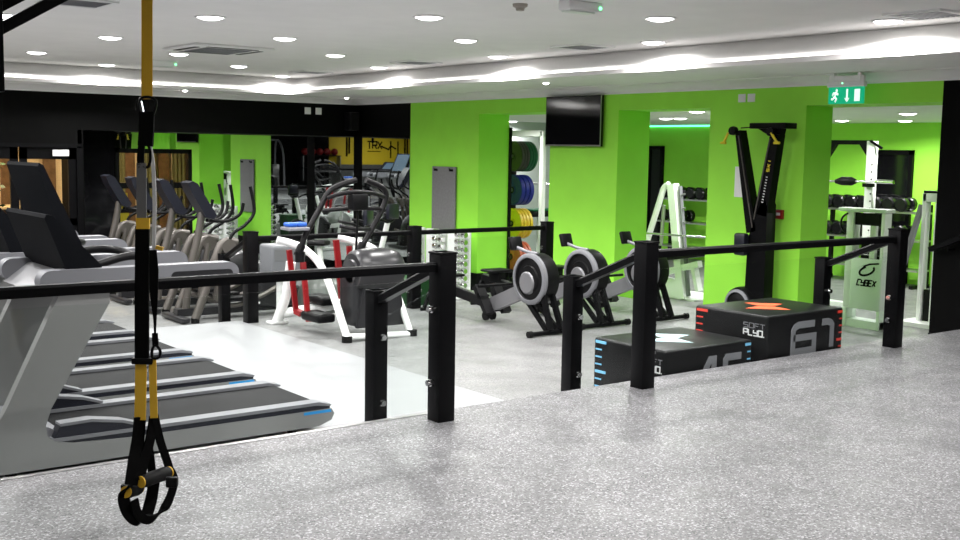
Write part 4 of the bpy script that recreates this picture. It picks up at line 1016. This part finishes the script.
# white machine at far right
XV = 13.0
q0 = P(930, 275, X=XV)
t = thing('weight_machine', 'tall white machine half hidden behind the black wall end', 'weight machine', (XV, q0.y, ZF)); O = Vector((XV, q0.y, ZF))
zt = U(930, 193, XV).z if False else (P(930, 193, X=XV)-O).z
V_ = lambda x, y: P(x, y, X=XV)-O
MB().box(-.06, V_(926, 250).y-.0, 0, .06, V_(922, 250).y, zt, .008).box(-.05, V_(937, 250).y, 0, .05, V_(934.5, 250).y, zt-.12, .008).box(-.06, V_(937.5, 250).y-.3, zt-.11, .06, V_(922, 250).y, zt, .01).build('frame', WHT, t)
MB().box(-.065, V_(938, 250).y-.3, zt, .08, V_(923, 250).y, zt+.03, .008).build('top_cap', BLKP, t)
MB().bar((.0, V_(922, 205).y, V_(922, 205).z), (-.2, V_(911, 268).y, V_(911, 268).z), .07, .05, (1, 0, 0)).build('slanted_brace', LGREY, t)
MB().box(-.03, V_(933.5, 250).y, 0, .03, V_(927.5, 250).y, .45).build('dark_panel', BLKP, t)
MB().box(-.3, V_(938, 250).y-.3, 0, .3, V_(912, 250).y, .05).build('base', WHT, t)

# ------------------------------------------------------------------ training wall behind the camera (seen in the corner mirrors)
t = thing('wall_lettering', 'black TRX lettering with a strap figure on the yellow wall, seen in the corner mirror', 'lettering', (-2.6, -1.985, 1.80))
tr = lambda u, v, dd: (-u, dd, v)
write(MB(), 'TRX', 0, 0, .19, .27, tr, .055, .22, 0, .006).build('letters', BLK, t)
strokes(MB(), [[(.62, .10), (.95, -.02), (1.05, .12), (1.3, .0)], [(1.05, .3), (1.05, -.35)], [(1.38, .3), (1.38, -.30)]], .06, tr, .006).build('strap_figure', BLK, t)
strokes(MB(), [[(0, -.10), (.6, -.10)]], .03, tr, .006).build('small_line', BLK, t)
s0 = None
for k, x in enumerate((-1.75, -2.1, -4.35)):
    lb = 'black training strap hung on the yellow wall, %s from the left in the mirror' % ORD[k]
    if s0 is None:
        s0 = thing('training_strap', lb, 'strap', (x, -1.985, 1.5), 0, 'black straps on the yellow wall')
        MB().box(-.09, 0, .1, -.02, .03, .8, .01).box(.02, 0, 0, .09, .03, .8, .01).build('strap', STRAPB, s0)
        MB().box(-.03, -.012, .77, .03, .03, .82).build('hook', BLK, s0)
    else: dup(s0, (x, -1.985, 1.5), lb)
t = thing('ball_shelf', 'black wall shelf carrying red medicine balls, seen in the mirror', 'shelf', (-.3, -2, 1.5))
MB().box(-1.0, 0, 0, .6, .3, .03).box(-1.0, 0, -.45, .6, .3, -.42).build('board', BLKP, t)
for x in (-.98, .56): MB().box(x-.02, 0, -.9, x+.02, .28, .02).build('bracket', STEEL, t)
m0 = None
for k in range(5):
    lb = 'red medicine ball on the black wall shelf, %s from the right in the mirror' % ORD[k]
    p = (-1.1+k*.31, -1.84, 1.53)
    if m0 is None:
        m0 = thing('medicine_ball', lb, 'medicine ball', p, 0, 'red medicine balls on the shelf')
        MB().ball((0, 0, .13), .13, seg=24).build('ball', RED, m0)
    else: dup(m0, p, lb)
t = thing('cable_machine', 'black twin-frame cable machine against the black wall, seen in the mirror', 'cable machine', (1.9, -1.4, .3))
for x in (-.5, .5):
    MB().tube(spline([(x, -.3, .0), (x, -.3, 1.4), (x, -.1, 1.75), (x, .3, 1.3), (x, .4, .02)]), .035).build('frame_tube', MGREY, t)
    MB().box(x-.12, -.35, .1, x+.12, -.22, .9, .01).build('weight_stack', STEEL, t)
MB().bar((-.5, -.1, 1.75), (.5, -.1, 1.75), .06, .06).bar((-.6, .4, .04), (.6, .4, .04), .08, .07).build('cross_tube', MGREY, t)
# lobby plant and counter behind the glazed doors
t = thing('potted_plant', 'dark green leafy plant in the lobby behind the left-hand glass door', 'plant', (4.45, 18.6, ZF))
MB().lathe([(0, 0), (.16, 0), (.2, .4), (.17, .4), (.15, .36), (0, .36)], (0, 0, 0), (0, 0, 1), 20).build('pot', WOOD, t)
MB().cyl((0, 0, .3), (0, 0, 1.2), .02, seg=8).build('stem', WOOD, t)
lf = MB()
for k in range(120):
    a_ = random.uniform(0, 2*PI); r_ = random.uniform(.03, .28); h_ = random.uniform(1.1, 1.8)
    c_ = Vector((r_*math.cos(a_), r_*math.sin(a_), h_)); d_ = Vector((math.cos(a_), math.sin(a_), random.uniform(-.5, .6))).normalized()*.11; s_ = d_.cross(Vector((random.uniform(-1, 1), random.uniform(-1, 1), 1))).normalized()*.035
    lf.add([c_-d_*.5, c_+s_, c_+d_*.5, c_-s_], [(0, 1, 2, 3)])
lf.build('foliage', LEAF, t)
t = thing('reception_counter', 'brown wooden reception counter in the lobby behind the glass doors', 'counter', (4.0, 19.3, ZF))
MB().box(-1.4, -.3, 0, 1.2, .3, 1.02).build('body', WOOD, t); MB().box(-1.45, -.35, 1.02, 1.25, .35, 1.07, .01).build('worktop', CREAM, t)
t = thing('yellow_sign', 'yellow floor sign in the lobby behind the black-framed window', 'sign', (6.35, 17.9, ZF))
MB().prism([(-.15, .75), (.15, .75), (.12, 1.32), (-.12, 1.32)], 'xz', -.01, .01).build('board', YEL, t); MB().box(-.02, -.02, 0, .02, .02, .76).box(-.15, -.15, 0, .15, .15, .02).build('stand', BLK, t)

# ------------------------------------------------------------------ world, view
wd = bpy.data.worlds.new('world'); S.world = wd; wd.use_nodes = True
wd.node_tree.nodes['Background'].inputs[0].default_value = (.5, .5, .5, 1); wd.node_tree.nodes['Background'].inputs[1].default_value = .02
S.view_settings.view_transform = 'Standard'; S.view_settings.look = 'None'; S.view_settings.gamma = 1; S.view_settings.use_curve_mapping = False
S.view_settings.exposure = 0
S.cycles.max_bounces = 10; S.cycles.glossy_bounces = 6; S.cycles.transparent_max_bounces = 16; S.cycles.diffuse_bounces = 5
S.cycles.sample_clamp_indirect = 4
